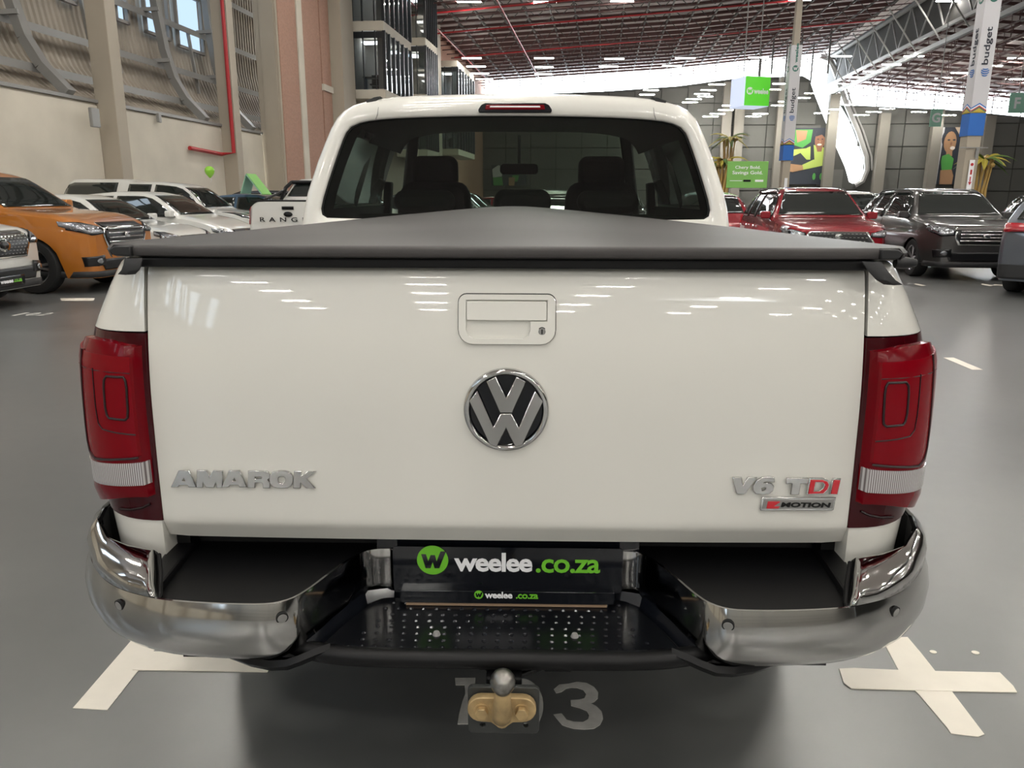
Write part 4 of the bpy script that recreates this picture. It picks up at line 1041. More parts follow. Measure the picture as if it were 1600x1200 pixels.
# windscreen frame, windscreen, bonnet and nose
last = secs[-1]
WS = [(x*.93, 4.15-(z-1.15)*1.2 + .10*(1-(x/.9)**2), 1.10+(z-1.1)*.0+.04) for x, z in FO]
fr_top = [p for p in last if p[2] > 1.2]
ws = MB()
cowl = [(lerp(-.80, .80, k/20), 4.25-.22*(abs(-1+2*k/20))**2, 1.16) for k in range(21)]
topl = [(lerp(-.62, .62, k/20), 3.56-.08*(abs(-1+2*k/20))**2, 1.845-.035*(abs(-1+2*k/20))**3) for k in range(21)]
B(MB().grid([topl, [tuple((Vector(a)+Vector(b))/2+Vector((0, .03, .02))) for a, b in zip(topl, cowl)], cowl]), 'windscreen', 'glass_clear', smooth=True)
for sd in (-1, 1):
    B(MB().bar((sd*.66, 3.45, 1.815), (sd*.845, 4.08, 1.16), .07, .05).bar((sd*.84, 3.5, 1.5), (sd*.87, 3.5, 1.1), .08, .05), 'windscreen_pillar', 'interior', bevel=.01)
B(MB().bar((-.64, 3.5, 1.83), (.64, 3.5, 1.83), .09, .04), 'windscreen_header', 'interior', bevel=.01)
hd = MB(); rws = []
for k in range(13):
    y = 4.15+k*.07; e = sstep(4.7, 5.03, y)
    rws.append([(lerp(-.90, .90, i/16)*(1-.16*e), y-.12*abs(-1+i/8)**3*e, (1.155-.10*((y-4.15)/.85)**2-.035*abs(-1+i/8)**3)-.10*e) for i in range(17)])
hd.grid(rws)
fr = rws[-1]; hd.grid([fr]+[[(x*(1+.04*t), y+.04*sin(t*pi), z-.55*t) for x, y, z in fr] for t in (.25, .5, .75, 1)])
B(hd, 'bonnet', 'white', smooth=True, angle=60)
for sd in (-1, 1):
    mb = MB(); ys = [1.62+.06*i for i in range(57)]
    def zb2(y):
        d = abs(y-4.15); return .40+sqrt(max(0, .46**2-d*d)) if d < .46 else .40
    def wy(y): return 1-.16*sstep(4.6, 5.03, y)
    mb.grid([[(sd*(Wz(lerp(zb2(y), 1.12, t)))*wy(y), y, lerp(zb2(y), 1.14 if y < 4.2 else 1.13-.10*((y-4.15)/.85)**2-.05*sstep(4.7, 5.03, y), t)) for y in ys] for t in (0, .2, .4, .6, .8, .95, 1)])
    B(mb, 'cab_flank', 'white', smooth=True)
    m_ = B(MB().prism(rrect(-.13, .13, -.09, .09, .03), lambda a, b, t: (sd*(1.05+a), 3.75+t, 1.25+b), 0, .12), 'door_mirror', 'white', bevel=.03, smooth=True)
    MB().bar((sd*.88, 3.8, 1.2), (sd*.98, 3.8, 1.22), .05).build('mirror_arm', 'black', m_)
    MB().prism(rrect(-.11, .11, -.07, .07, .02), lambda a, b, t: (sd*(1.05+a), 3.745+t, 1.25+b), 0, .01).build('mirror_glass', 'chrome', m_)
for sd in (-1, 1):
    for y in (1.78, 2.78, 3.80):
        B(MB().tube([(sd*(Wz(z)+.001), y, z) for z in (.50, .7, .9, 1.05, 1.13)], .004, 5), 'door_seam', 'gap')
    for y in (1.92, 2.92): B(MB().box((sd*(Wz(1.03)+.02), y+.08, 1.03), (.03, .20, .03)), 'door_handle', 'white', bevel=.01)
    B(MB().box((sd*.93, 2.7, .44), (.10, 1.9, .07)), 'side_step', 'black', bevel=.015)
    B(MB().bar((sd*.905, 2.72, 1.36), (sd*.80, 2.80, 1.72), .09, .02, up=(1, 0, 0)), 'window_post', 'black')
# roof ditch caps, roof seam and third brake light
for sd in (-1, 1):
    x0 = .563
    c = [(x0, 1.8115), (x0+.028, 1.807), (x0+.040, 1.801), (x0+.062, 1.7945), (x0+.058, 1.785), (x0+.018, 1.790)]
    B(MB().prism([(a+.002, b+.001) for a, b in c], lambda a, b, t: (sd*a, yr(b)+t, b), .008, .09), 'roof_channel_cap', 'rubber', bevel=.002)
    B(MB().tube([(sd*(x0+.012), yr(1.79)-.0, 1.788), (sd*(x0+.006), yr(1.76)-.0095, 1.765), (sd*(x0+.010), yr(1.735)-.0125, 1.735), (sd*(x0+.018), yr(1.72)-.005, 1.717)], .0015, 6), 'roof_seam', 'steel_grey')
bl = B(MB().prism([(-.150, -.020), (.150, -.020), (.153, -.008), (.140, .012), (.124, .019), (-.124, .019), (-.140, .012), (-.153, -.008)], lambda a, b, t: (a-.002, yr(1.765)-.004-t+b*.28, 1.7635+b), -.01, .014), 'brake_light', 'black_gloss', bevel=.004, smooth=True, label='red high brake light in a smoked housing')
MB().prism([(-.125, -.009), (.125, -.009), (.120, .011), (-.120, .011)], lambda a, b, t: (a-.002, yr(1.765)-.004-t+b*.28, 1.7645+b), .0, .0165).build('brake_light_lens', 'lens_red', bl, bevel=.003)
MB().prism([(-.105, .0), (.105, .0), (.102, .006), (-.102, .006)], lambda a, b, t: (a-.002, yr(1.765)-.004-t+b*.28, 1.7645+b), .0165, .0172).build('reflector_strip', 'sign_white', bl)
# cabin: seats, headrests, mirror, dash
cab = B(MB().box((0, 2.9, 1.0), (1.6, 2.4, .08)).box((0, 3.95, 1.12), (1.6, .5, .2)), 'dashboard', 'interior', bevel=.04)
def headrest(x, y, z, w=.26, h=.16): 
    B(MB().prism(rrect(-w/2, w/2, -h/2, h/2, .05), lambda a, b, t: (x+a, y+t, z+b), 0, .1), 'headrest', 'interior', bevel=.03, smooth=True)
for sd in (-1, 1):
    B(MB().prism([(-.20, -.35), (.20, -.35), (.24, .0), (.22, .22), (.17, .27), (-.17, .27), (-.22, .22), (-.24, 0)], lambda a, b, t: (sd*.47+a*.9, 2.78+t+b*.2, 1.22+b), 0, .14), 'front_seat', 'interior', bevel=.05, smooth=True)
    headrest(sd*.47, 2.86, 1.54, .26, .18)
    headrest(sd*.42, 1.98, 1.385, .28, .10)
headrest(.03, 1.98, 1.38, .26, .12)
B(MB().box((0, 1.98, 1.12), (1.5, .16, .42)), 'rear_bench', 'interior', bevel=.05)
vx, vz = loc(811, 264, 3.6)
B(MB().prism(rrect(-.125, .125, -.034, .034, .025), lambda a, b, t: (vx+a, 3.6+t, vz+b), 0, .03).bar((vx, 3.62, vz+.02), (vx, 3.66, 1.80), .02), 'rear_view_mirror', 'interior', bevel=.005)
# ================================================================== THE OTHER CARS
def paint(name, col, rough=.3, metal=0.): return mat(name, col, rough, metal=metal, coat=1.)
PA = {'white': paint('car_white', (.66, .655, .62)), 'orange': paint('car_orange', (.46, .155, .015), .35, .3), 'red': paint('car_red', (.24, .004, .012), .25, .2),
      'grey': paint('car_grey', (.055, .052, .050), .3, .4), 'silver': paint('car_silver', (.20, .21, .23), .32, .5), 'black': paint('car_black', (.008, .009, .012), .2),
      'blue': paint('car_blue', (.10, .17, .26), .3, .3), 'bluegrey': paint('car_slate', (.13, .145, .17), .3, .5)}
MT['car_glass'] = mat('car_glass', (.012, .016, .015), .03, spec=.9)
MT['lamp_clear'] = mat('headlamp', (.30, .31, .33), .15, coat=1, metal=.7)
MT['grille'] = mat('grille_black', (.008, .008, .009), .3)
MT['alloy'] = mat('alloy', (.42, .42, .43), .25, metal=.9)
MT['cladding_trim'] = mat('trim_plastic', (.018, .018, .019), .6)
MT['plate_white'] = mat('plate_white', (.6, .62, .62), .4)
MT['indicator'] = mat('amber_lens', (.6, .25, .03), .2, coat=1)
MT['tail_red'] = mat('tail_red', (.35, .003, .01), .15, coat=1)
PROF = {   # silhouettes: fraction of length from the nose (0) to the tail (1) -> height; belt height; glasshouse spans
 'pickup': dict(top=[(0, .93), (.03, 1.04), (.10, 1.15), (.25, 1.22), (.36, 1.68), (.41, 1.78), (.52, 1.82), (.64, 1.80), (.70, 1.34), (.71, 1.32), (1, 1.32)], belt=1.20, ws=(.245, .385), gh=(.27, .68), pil=(.40, .535, .665), wh=(.17, .765), L=5.35, W=1.86, r=.40),
 'canopy': dict(top=[(0, .82), (.03, .92), (.10, 1.03), (.25, 1.12), (.35, 1.62), (.40, 1.72), (.50, 1.77), (.66, 1.78), (.68, 1.84), (.96, 1.84), (.985, 1.5), (1, 1.15)], belt=1.09, ws=(.245, .375), gh=(.26, .975), pil=(.39, .52, .655, .69), wh=(.16, .76), L=5.2, W=1.82, r=.37),
 'suv': dict(top=[(0, .87), (.025, .96), (.12, 1.03), (.26, 1.10), (.38, 1.54), (.44, 1.61), (.60, 1.63), (.84, 1.58), (.93, 1.40), (.975, 1.10), (1, .95)], belt=1.03, ws=(.25, .415), gh=(.28, .93), pil=(.43, .60, .77), wh=(.19, .80), L=4.45, W=1.83, r=.345),
 'hatch': dict(top=[(0, .62), (.04, .76), (.14, .90), (.25, .98), (.40, 1.38), (.48, 1.45), (.62, 1.46), (.84, 1.38), (.95, 1.10), (.985, .85), (1, .7)], belt=.93, ws=(.235, .44), gh=(.26, .93), pil=(.45, .61, .78), wh=(.20, .80), L=4.0, W=1.74, r=.31),
 'sedan': dict(top=[(0, .64), (.04, .78), (.12, .88), (.27, .95), (.40, 1.36), (.48, 1.44), (.60, 1.45), (.72, 1.35), (.84, 1.06), (.97, 1.02), (1, .8)], belt=.93, ws=(.26, .43), gh=(.28, .83), pil=(.44, .585, .72), wh=(.19, .79), L=4.45, W=1.74, r=.31)}
TYRE = {}
def wheel_meshes(r):
    if r in TYRE: return TYRE[r]
    t = MB().lathe([(r*.66, -.10), (r*.82, -.115), (r*.95, -.11), (r, -.08), (r, .08), (r*.95, .11), (r*.82, .115), (r*.66, .10), (r*.62, 0)], 28, (0, 0, 0), 'y', caps=False).build('wheel', 'rubber', smooth=True)
    m = MB().lathe([(r*.67, -.105), (r*.62, -.09), (r*.60, .02), (r*.66, .09)], 28, (0, 0, 0), 'y', caps=False).lathe([(0, -.085), (r*.14, -.085), (r*.17, -.06), (r*.17, 0)], 16, (0, 0, 0), 'y')
    for k in range(10):
        a = 2*pi*(k//2)/5+(.16 if k % 2 else -.16); m.bar((r*.12*cos(a), -.07, r*.12*sin(a)), (r*.63*cos(a), -.088, r*.63*sin(a)), r*.095, .03, up=(0, 1, 0))
    m = m.build('rim', 'alloy', smooth=True); d = MB().lathe([(0, .0), (r*.58, .0)], 20, (0, 0, 0), 'y').build('brake_disc', 'frame_dark')
    TYRE[r] = (t.data, m.data, d.data)
    for o in (t, m, d): bpy.data.objects.remove(o)
    return TYRE[r]
def make_car(pos, az, kind, colour, label, cat='car', scale=1.0, group=None, opts=()):
    P = PROF[kind]; L = P['L']*scale; W = P['W']*scale; hW = W/2; R = P['r']*scale
    e = empty('parked_'+('pickup' if kind in ('pickup', 'canopy') else 'suv' if kind == 'suv' else 'car'), (pos[0], pos[1], 0), az, label, cat, group)
    far = 'far' in opts
    # body shell, local frame: x forward (nose at +L/2), y left
    nx = 34 if far else 64
    fr = sorted(set([round(k/nx, 4) for k in range(nx+1)]+[.004, .012, .988, .996]))
    tops = [(a, b*scale) for a, b in P['top']]; belt = P['belt']*scale
    X = lambda f: L/2-f*L
    def smoothtop(f):
        return sum(interp(min(1, max(0, f+d)), tops)*w for d, w in ((-.018, .25), (0, .5), (.018, .25)))
    wf, wr = X(P['wh'][0]), X(P['wh'][1]); RA = R*1.17
    rows = []
    for f in fr:
        x = X(f); zt = smoothtop(f); d = min(abs(x-wf), abs(x-wr))
        zb = .23*scale if d >= RA else max(.23*scale, R*.98+sqrt(RA*RA-d*d)-.02)
        ef = max(0, (.16-f)/.16); eb = max(0, (f-.90)/.10)
        pl = (1-.20*ef**2.2)*(1-.13*eb**2)
        s = 1.0
        if f < .012: s = 1-.05*(1-f/.012)
        if f > .988: s = 1-.05*((f-.988)/.012)
        zbelt = min(belt, zt-.05); w = hW*pl*s
        pts = []
        for t in (0, .15, .35, .55, .75, .92, 1.0):
            z = lerp(zb, zbelt, t); zz = (z-.23)/(belt-.23)
            bul = 1-.055*max(0, (zz-.55)/.45)**2-.05*max(0, (.3-zz)/.3)**1.5
            pts.append((w*bul, z))
        h = zt-zbelt; wb = pts[-1][0]; wr_ = wb-.07*scale-.40*h*.9
        if h < .14*scale: wr_ = wb-.14*scale
        pts += [(lerp(wb, wr_, .25)+.01, zbelt+h*.28), (lerp(wb, wr_, .62)+.012, zbelt+h*.64), (wr_, zbelt+h*.93), (wr_*.82, zbelt+h*.98), (wr_*.45, zbelt+h*.998), (0, zt)]
        rows.append([(x, p, z) for p, z in pts]+[(x, -p, z) for p, z in pts[-2::-1]])
    mb = MB().grid(rows); n = len(rows[0])
    for i in (0, len(rows)-1):
        c = (rows[i][0][0]+(.02 if i == 0 else -.02), 0, .6*scale); k0 = len(mb.v); mb.v.append(c)
        mb.f += [(k0, i*n+j, i*n+(j+1) % n) for j in range(n)]
    body = mb.build('body', PA[colour], e, smooth=True, angle=42)
    tree = BVHTree.FromPolygons([Vector(v.co) for v in body.data.vertices], [tuple(p.vertices) for p in body.data.polygons])
    def decal(poly, view, m, name, off=.006, step=.08, parent=None):
        """drape an outline on the shell; view 'f'/'r': poly in (y, z); 'l'/'s': poly in (x, z)"""
        bm = bmesh.new(); vs = [bm.verts.new((a, b, 0)) for a, b in poly]; bm.faces.new(vs)
        a0, a1 = min(p[0] for p in poly), max(p[0] for p in poly); b0, b1 = min(p[1] for p in poly), max(p[1] for p in poly)
        for ax, lo_, hi in ((0, a0, a1), (1, b0, b1)):
            c = lo_+step*.5
            while c < hi:
                pt = [0, 0, 0]; nn = [0, 0, 0]; pt[ax] = c; nn[ax] = 1
                bmesh.ops.bisect_plane(bm, geom=bm.verts[:]+bm.edges[:]+bm.faces[:], plane_co=pt, plane_no=nn); c += step
        me = bpy.data.meshes.new(name); bad = []
        D = {'f': (Vector((-1, 0, 0)), lambda a, b: Vector((L, a, b))), 'r': (Vector((1, 0, 0)), lambda a, b: Vector((-L, a, b))), 's': (Vector((0, 1, 0)), lambda a, b: Vector((a, -W, b))), 'l': (Vector((0, -1, 0)), lambda a, b: Vector((a, W, b)))}[view]
        cen = None
        for v in bm.verts:
            a, b = v.co.x, v.co.y; h, nn, _, _ = tree.ray_cast(D[1](a, b), D[0])
            if h is None: bad.append(v); continue
            if nn.dot(D[0]) > 0: nn = -nn
            v.co = h+nn*off-D[0]*off*.5
        if bad: bmesh.ops.delete(bm, geom=bad, context='VERTS')
        bm.normal_update(); bm.to_mesh(me); bm.free()
        for p in me.polygons: p.use_smooth = True
        me.materials.append(MT[m] if isinstance(m, str) else m)
        o = bpy.data.objects.new(name, me); COL.objects.link(o); o.parent = parent or e
        q = o.modifiers.new('s', 'SOLIDIFY'); q.thickness = -.006 if off > .004 else .003; q.offset = 0
        return o
    zr = max(b for a, b in tops)
    # windscreen and rear glass
    zc = interp(P['ws'][0], tops)+.03*scale; zh = interp(P['ws'][1], tops)-.045*scale
    hb_, ht_ = hW*.80, hW*.60
    decal([(-hb_, zc), (hb_, zc), (ht_, zh), (-ht_, zh)], 'f', 'car_glass', 'windscreen')
    if kind == 'suv': rz = (1.08, 1.50)
    elif kind == 'hatch': rz = (.98, 1.36)
    elif kind == 'sedan': rz = (1.09, 1.38)
    elif kind == 'canopy': rz = (1.22, 1.70)
    else: rz = (1.42, 1.70)
    decal([(-hW*.74, rz[0]*scale), (hW*.74, rz[0]*scale), (hW*.60, rz[1]*scale), (-hW*.60, rz[1]*scale)], 'r', 'car_glass', 'rear_window')
    # side windows between the pillars
    for view in ('s', 'l'):
        def top_at(f): return smoothtop(f)-.075*scale
        zb_ = belt+.02*scale; segs = [P['gh'][0]]+list(P['pil'][:-1])+[P['gh'][1]] if kind != 'canopy' else [P['gh'][0], P['pil'][0], P['pil'][1], P['pil'][2]]
        segs = [P['gh'][0]]+list(P['pil'])[1:]+([P['gh'][1]] if kind != 'canopy' else [P['gh'][1]])
        for a, b in zip(segs, segs[1:]):
            a2, b2 = a+.008, b-.012
            if b2-a2 < .03: continue
            if kind == 'pickup' and b > .69: continue
            k_ = 7; fs_ = [lerp(a2, b2, i/k_) for i in range(k_+1)]
            up = [(X(f), min(top_at(f), zr-.10*scale)) for f in fs_ if top_at(f) > zb_+.03]
            if len(up) < 2: continue
            lowp = [(X(f), zb_+.02*(i/k_)) for i, f in enumerate(fs_)]
            decal(lowp+up[::-1], view, 'car_glass', 'side_window', step=.15)
            if far: continue
            xx = X(b-.004); decal([(xx-.004, .42*scale), (xx+.004, .42*scale), (xx+.004, belt), (xx-.004, belt)], view, 'gap', 'door_seam', off=.002, step=.1)
            decal([(X(b)+.09, belt-.17*scale), (X(b)+.25, belt-.17*scale), (X(b)+.25, belt-.13*scale), (X(b)+.09, belt-.13*scale)], view, PA[colour] if kind != 'suv' else 'chrome', 'door_handle', off=.02)
        if kind in ('suv', 'pickup') and not far:
            decal([(X(.33), .25*scale), (X(.68), .25*scale), (X(.68), .36*scale), (X(.33), .36*scale)], view, 'cladding_trim', 'sill_trim', off=.01)
    # wheels and mirrors
    tm, rm, dm = wheel_meshes(R)
    for sx in (wf, wr):
        for sy in (-1, 1):
            w = bpy.data.objects.new('wheel', tm); COL.objects.link(w); w.parent = e; w.location = (sx, sy*(hW-.13), R); w.rotation_euler = (0, 0, 0 if sy < 0 else pi)
            for nm, d_ in (('rim', rm), ('brake_disc', dm)):
                q = bpy.data.objects.new(nm, d_); COL.objects.link(q); q.parent = w
    for sy in (-1, 1):
        mx = X(P['ws'][0]+.055)
        MB().prism(rrect(-.10, .10, -.065, .065, .04), lambda a, b, t: (mx+t, sy*(hW+.02+a*.9), belt+.09*scale+b), -.06, .07).build('mirror', PA[colour] if kind != 'pickup' else PA[colour], e, smooth=True, bevel=.02)
    MB().box((0, 0, .5*scale), (L*.86, W*.62, .42*scale)).box((0, 0, .30*scale), (L*.34, W*.84, .12)).build('underbody', 'gap', e)
    # front end
    gz0, gz1 = (.68, 1.0) if kind in ('pickup', 'canopy') else (.64, .92) if kind == 'suv' else (.58, .70)
    gz0 *= scale; gz1 *= scale
    gw = hW*(.50 if kind != 'canopy' else .42)
    if 'hex' in opts:
        gpoly = [(-gw*1.15, gz0-.18), (gw*1.15, gz0-.18), (gw*1.35, gz0-.02), (gw*.95, gz1-.05), (-gw*.95, gz1-.05), (-gw*1.35, gz0-.02)]
    else: gpoly = [(-gw*.92, gz0), (gw*.92, gz0), (gw*1.08, (gz0+gz1)/2), (gw, gz1), (-gw, gz1), (-gw*1.08, (gz0+gz1)/2)]
    cg = lambda k: [(a*k, (b-(gz0+gz1)/2)*(1+(k-1)*2)+(gz0+gz1)/2) for a, b in gpoly]
    g = decal(cg(1.07), 'f', 'chrome', 'grille_surround', off=.008)
    g = decal(gpoly, 'f', 'grille', 'grille', off=.014)
    if not far:
        nb = 4 if 'hex' not in opts else 0
        for k in range(nb):
            z = lerp(min(b for a, b in gpoly)+.03, max(b for a, b in gpoly)-.03, (k+.5)/nb) if nb else 0
            if 'bars' in opts or kind == 'pickup': decal([(-gw*.93, z-.012), (gw*.93, z-.012), (gw*.93, z+.012), (-gw*.93, z+.012)], 'f', 'chrome' if 'bars' in opts else 'steel_grey', 'grille_bar', off=.022, parent=e)
        if 'hex' in opts or 'mesh' in opts:
            mm = MB(); a0 = min(p[0] for p in gpoly); b0 = min(p[1] for p in gpoly); b1 = max(p[1] for p in gpoly)
            for j in range(7):
                for i in range(15):
                    y = lerp(-gw*1.05, gw*1.05, (i+.5*(j % 2))/15); z = lerp(b0+.03, b1-.03, j/6)
                    h, nn, _, _ = tree.ray_cast(Vector((L, y, z)), Vector((-1, 0, 0)))
                    if h is None: continue
                    mm.box(h+Vector((.018, 0, 0)), (.012, .035, .014))
            mm.build('grille_mesh', 'steel_grey', e, kind='stuff')
        zc_ = (gz0+gz1)/2+(0 if 'hex' not in opts else .02)
        big = 1.9 if 'bigbadge' in opts else 1
        decal([(a*.062*big, zc_+b*.045*big) for a, b in [(cos(2*pi*k/14), sin(2*pi*k/14)) for k in range(14)]], 'f', 'chrome', 'emblem', off=.03, step=.1)
        if big > 1: decal([(a*.04*big, zc_+b*.028*big) for a, b in [(cos(2*pi*k/14), sin(2*pi*k/14)) for k in range(14)]], 'f', 'grille', 'emblem_inset', off=.036, step=.1)
    for sy in (-1, 1):
        hz_ = gz1-.02 if kind != 'sedan' else gz1+.03
        yo = hW*.96
        hl = [(sy*gw*1.12, hz_-.11), (sy*hW*.80, hz_-.13), (sy*yo*.965, hz_-.05), (sy*yo*.955, hz_+.06), (sy*hW*.80, hz_+.05), (sy*gw*1.14, hz_-.02)]
        if 'slim' in opts: hl = [(a, hz_-.03+(b-hz_)*.7) for a, b in hl]
        decal(hl, 'f', 'black_gloss', 'headlamp_frame', off=.008, step=.06)
        ctr = (sum(a for a, b in hl)/6, sum(b for a, b in hl)/6)
        decal([(ctr[0]+(a-ctr[0])*.84, ctr[1]+(b-ctr[1])*.76) for a, b in hl], 'f', 'lamp_clear', 'headlamp', off=.014, step=.06)
        # the lamp runs round the corner
        vw = 's' if sy < 0 else 'l'
        decal([(X(.035), hz_-.07), (X(.035), hz_+.04), (X(.085), hz_+.07), (X(.08), hz_-.0)], vw, 'lamp_clear', 'headlamp_side', off=.008, step=.06)
        if not far:
            decal([(sy*hW*.58, .42*scale), (sy*hW*.86, .40*scale), (sy*hW*.88, .54*scale), (sy*hW*.60, .56*scale)], 'f', 'grille', 'fog_lamp_recess', off=.008)
            decal([(sy*hW*.72+.05*cos(2*pi*k/10), .48*scale+.04*sin(2*pi*k/10)) for k in range(10)], 'f', 'lamp_clear', 'fog_lamp', off=.016, step=.1)
        # tail lamps
        if kind in ('pickup', 'canopy'): tl = [(sy*hW*.86, .88), (sy*hW*.97, .88), (sy*hW*.95, 1.26), (sy*hW*.86, 1.26)]
        elif kind == 'suv': tl = [(sy*hW*.45, .93), (sy*hW*.93, .90), (sy*hW*.92, 1.03), (sy*hW*.45, 1.02)]
        else: tl = [(sy*hW*.62, .78), (sy*hW*.93, .76), (sy*hW*.90, .96), (sy*hW*.65, .93)]
        decal([(a, b*scale) for a, b in tl], 'r', 'tail_red', 'tail_lamp', off=.012, step=.06)
    if not far:
        decal([(-hW*.62, .34*scale), (hW*.62, .34*scale), (hW*.70, .50*scale), (-hW*.70, .50*scale)], 'f', 'grille', 'lower_intake', off=.006) if 'hex' not in opts else None
        if kind in ('suv', 'pickup'): decal([(-hW*.93, .24*scale), (hW*.93, .24*scale), (hW*.93, .33*scale), (-hW*.93, .33*scale)], 'f', 'cladding_trim', 'bumper_trim', off=.012)
    decal([(-hW*.88, .26*scale), (hW*.88, .26*scale), (hW*.88, .46*scale), (-hW*.88, .46*scale)], 'r', 'cladding_trim' if kind != 'pickup' else 'chrome', 'rear_bumper_trim', off=.014)
    decal([(-.26, .50*scale), (.26, .50*scale), (.26, .61*scale), (-.26, .61*scale)] if kind in ('pickup', 'canopy') else [(-.26, .70*scale), (.26, .70*scale), (.26, .81*scale), (-.26, .81*scale)], 'r', 'plate_white', 'number_plate', off=.022, step=.2)
    if kind == 'suv':
        for sy in (-1, 1):
            pts = []
            for k in range(9):
                f = lerp(.42, .86, k/8); zt = smoothtop(f); yy = sy*(hW*.66)
                h, nn, _, _ = tree.ray_cast(Vector((X(f), yy, 3)), Vector((0, 0, -1)))
                if h: pts.append((X(f), yy, h.z+(.045 if 0 < k < 8 else .0)))
            if len(pts) > 2: MB().tube(pts, .016, 6).build('roof_rail', 'chrome' if 'chrome_rail' in opts else 'cladding_trim', e, smooth=True)
    e['_dec'] = 0; del e['_dec']
    return e, decal, dict(L=L, hW=hW, X=X, tree=tree)
def dplate(e, face, txt, y0, z, w, h, x, m1='plate_white', m2='gap'):
    pass
AXU = -TH                 # nose towards +u (out of the left row)
AXV = -pi/2-TH            # nose towards the viewer
LNX = -7.25
def hp(u, v): p = H(u, v); return (p.x, p.y)
# left row
e1, dc, q = make_car((-8.72, 9.85), radians(-2), 'suv', 'white', 'white SUV cut off at the left edge of the photo, black mesh grille towards us', opts=('mesh', 'bigbadge'), scale=1.03)
dc([(-.30, .30), (.30, .30), (.30, .42), (-.30, .42)], 'f', 'black_gloss', 'dealer_plate', off=.03, step=.2)
def car_text(e, body, m, xf, y, z, w, h, bold=.03):
    me = text_mesh(body, bold=bold); return place_mesh(me, 'plate_lettering', m, e, (xf, y, z), (0, 1, 0), (0, 0, 1), width=w, height=h, depth=.003)
car_text(e1, 'weelee', 'sign_white', q['L']/2+.052, -.05, .36, .24, .055); car_text(e1, '.co.za', 'plate_green', q['L']/2+.052, .16, .355, .16, .045)
MB().lathe([(0, 0), (.035, 0), (.035, .004), (0, .004)], 16, (q['L']/2+.050, -.22, .36), 'x').build('round_logo', 'plate_green', e1)
e2, dc, q = make_car(hp(-10.05, 11.35), AXU, 'pickup', 'orange', 'orange double cab pickup with black and chrome grille in the left row', 'pickup truck', opts=('bars',), scale=1.0)
make_car(hp(-9.8, 13.9), AXU, 'sedan', 'white', 'white saloon with slatted grille just behind the orange pickup', opts=('bars',), scale=1.0)
make_car(hp(-9.76, 16.2), AXU, 'hatch', 'white', 'white hatchback with a long raked headlamp between saloon and canopy pickup', opts=('slim',), scale=1.04)
e5, dc, q = make_car(hp(-10.95, 19.0), AXU, 'canopy', 'white', 'white double cab pickup with a white load canopy by the concrete wall', 'pickup truck', opts=())
e6, dc, q = make_car(hp(-10.0, 22.2), AXU, 'hatch', 'blue', 'blue hatchback with a green advertising board on its roof', scale=1.03)
make_car(hp(-10.3, 25.0), AXU, 'suv', 'silver', 'silver SUV parked in the left row behind the blue hatchback', opts=('far',))
make_car(hp(-10.1, 27.8), AXU, 'sedan', 'white', 'white saloon furthest along the left row below the brick infill', opts=('far',))
# white pickup seen from behind
e7, dc, q = make_car(hp(-6.1, 17.4), pi/2-TH, 'pickup', 'white', 'white double cab pickup facing away with black roll bar and tailgate lettering', 'pickup truck')
me = text_mesh('RANGER', bold=.01, spacing=1.9)
place_mesh(me, 'tailgate_lettering', 'gap', e7, (-q['L']/2-.035, 0, .98), (0, -1, 0), (0, 0, 1), width=1.15, height=.085, depth=.004)
rb = MB()
for sy in (-1, 1): rb.tube([(-1.25, sy*.74, 1.33), (-1.0, sy*.72, 1.60), (-.85, sy*.64, 1.72)], .04, 8); rb.tube([(-2.1, sy*.76, 1.34), (-1.05, sy*.72, 1.56)], .03, 8)
rb.tube([(-.85, -.64, 1.72), (-.85, .64, 1.72)], .04, 8).build('roll_bar', 'black', e7, smooth=True)
MB().box((-1.85, 0, 1.335), (1.5, 1.62, .03)).build('load_cover', 'black', e7, bevel=.01)
dc([(-.12, 1.17), (.12, 1.17), (.12, 1.23), (-.12, 1.23)], 'r', 'black', 'tailgate_handle', off=.016)
dc([(.09*cos(2*pi*k/14), 1.08+.05*sin(2*pi*k/14)) for k in range(14)], 'r', 'black', 'emblem', off=.016)
# right block
make_car(hp(3.88, 15.75), AXV, 'suv', 'red', 'dark red SUV with black hexagonal grille facing us beside the pickup', opts=('hex', 'slim'), scale=1.0)
make_car(hp(6.65, 16.75), AXV, 'suv', 'grey', 'dark grey compact SUV with chrome grille bars right of the red SUV', opts=('bars',), scale=1.0)
eg, dc, q = make_car((9.5, 12.45), radians(42), 'suv', 'bluegrey', 'slate grey SUV seen from behind, cut off at the right edge of the photo', scale=1.04, opts=())
dc([(-.82, .955), (.82, .955), (.82, 1.0), (-.82, 1.0)], 'r', 'tail_red', 'light_bar', off=.02, step=.1)
dc([(-.29, .69), (.29, .69), (.29, .87), (-.29, .87)], 'r', 'black', 'plate_holder', off=.018, step=.2)
me = text_mesh('KW 01 PK GP', bold=.02)
place_mesh(me, 'plate_lettering', 'gap', eg, (-q['L']/2-.062, 0, .785), (0, -1, 0), (0, 0, 1), width=.44, height=.065, depth=.002)
make_car(hp(2.75, 22.0), pi/2-TH, 'hatch', 'red', 'bright red hatchback seen from behind beyond the dark red SUV', opts=(), scale=1.08)
make_car(hp(6.9, 23.5), AXV, 'suv', 'white', 'white SUV with dark windows behind the dark red SUV', opts=())
make_car(hp(11.6, 20.5), AXV, 'suv', 'black', 'black SUV behind the slate grey SUV at the right edge', opts=())
make_car(hp(14.3, 26.5), AXV, 'hatch', 'blue', 'light blue hatchback just left of the black SUV', opts=('far',), scale=1.05)
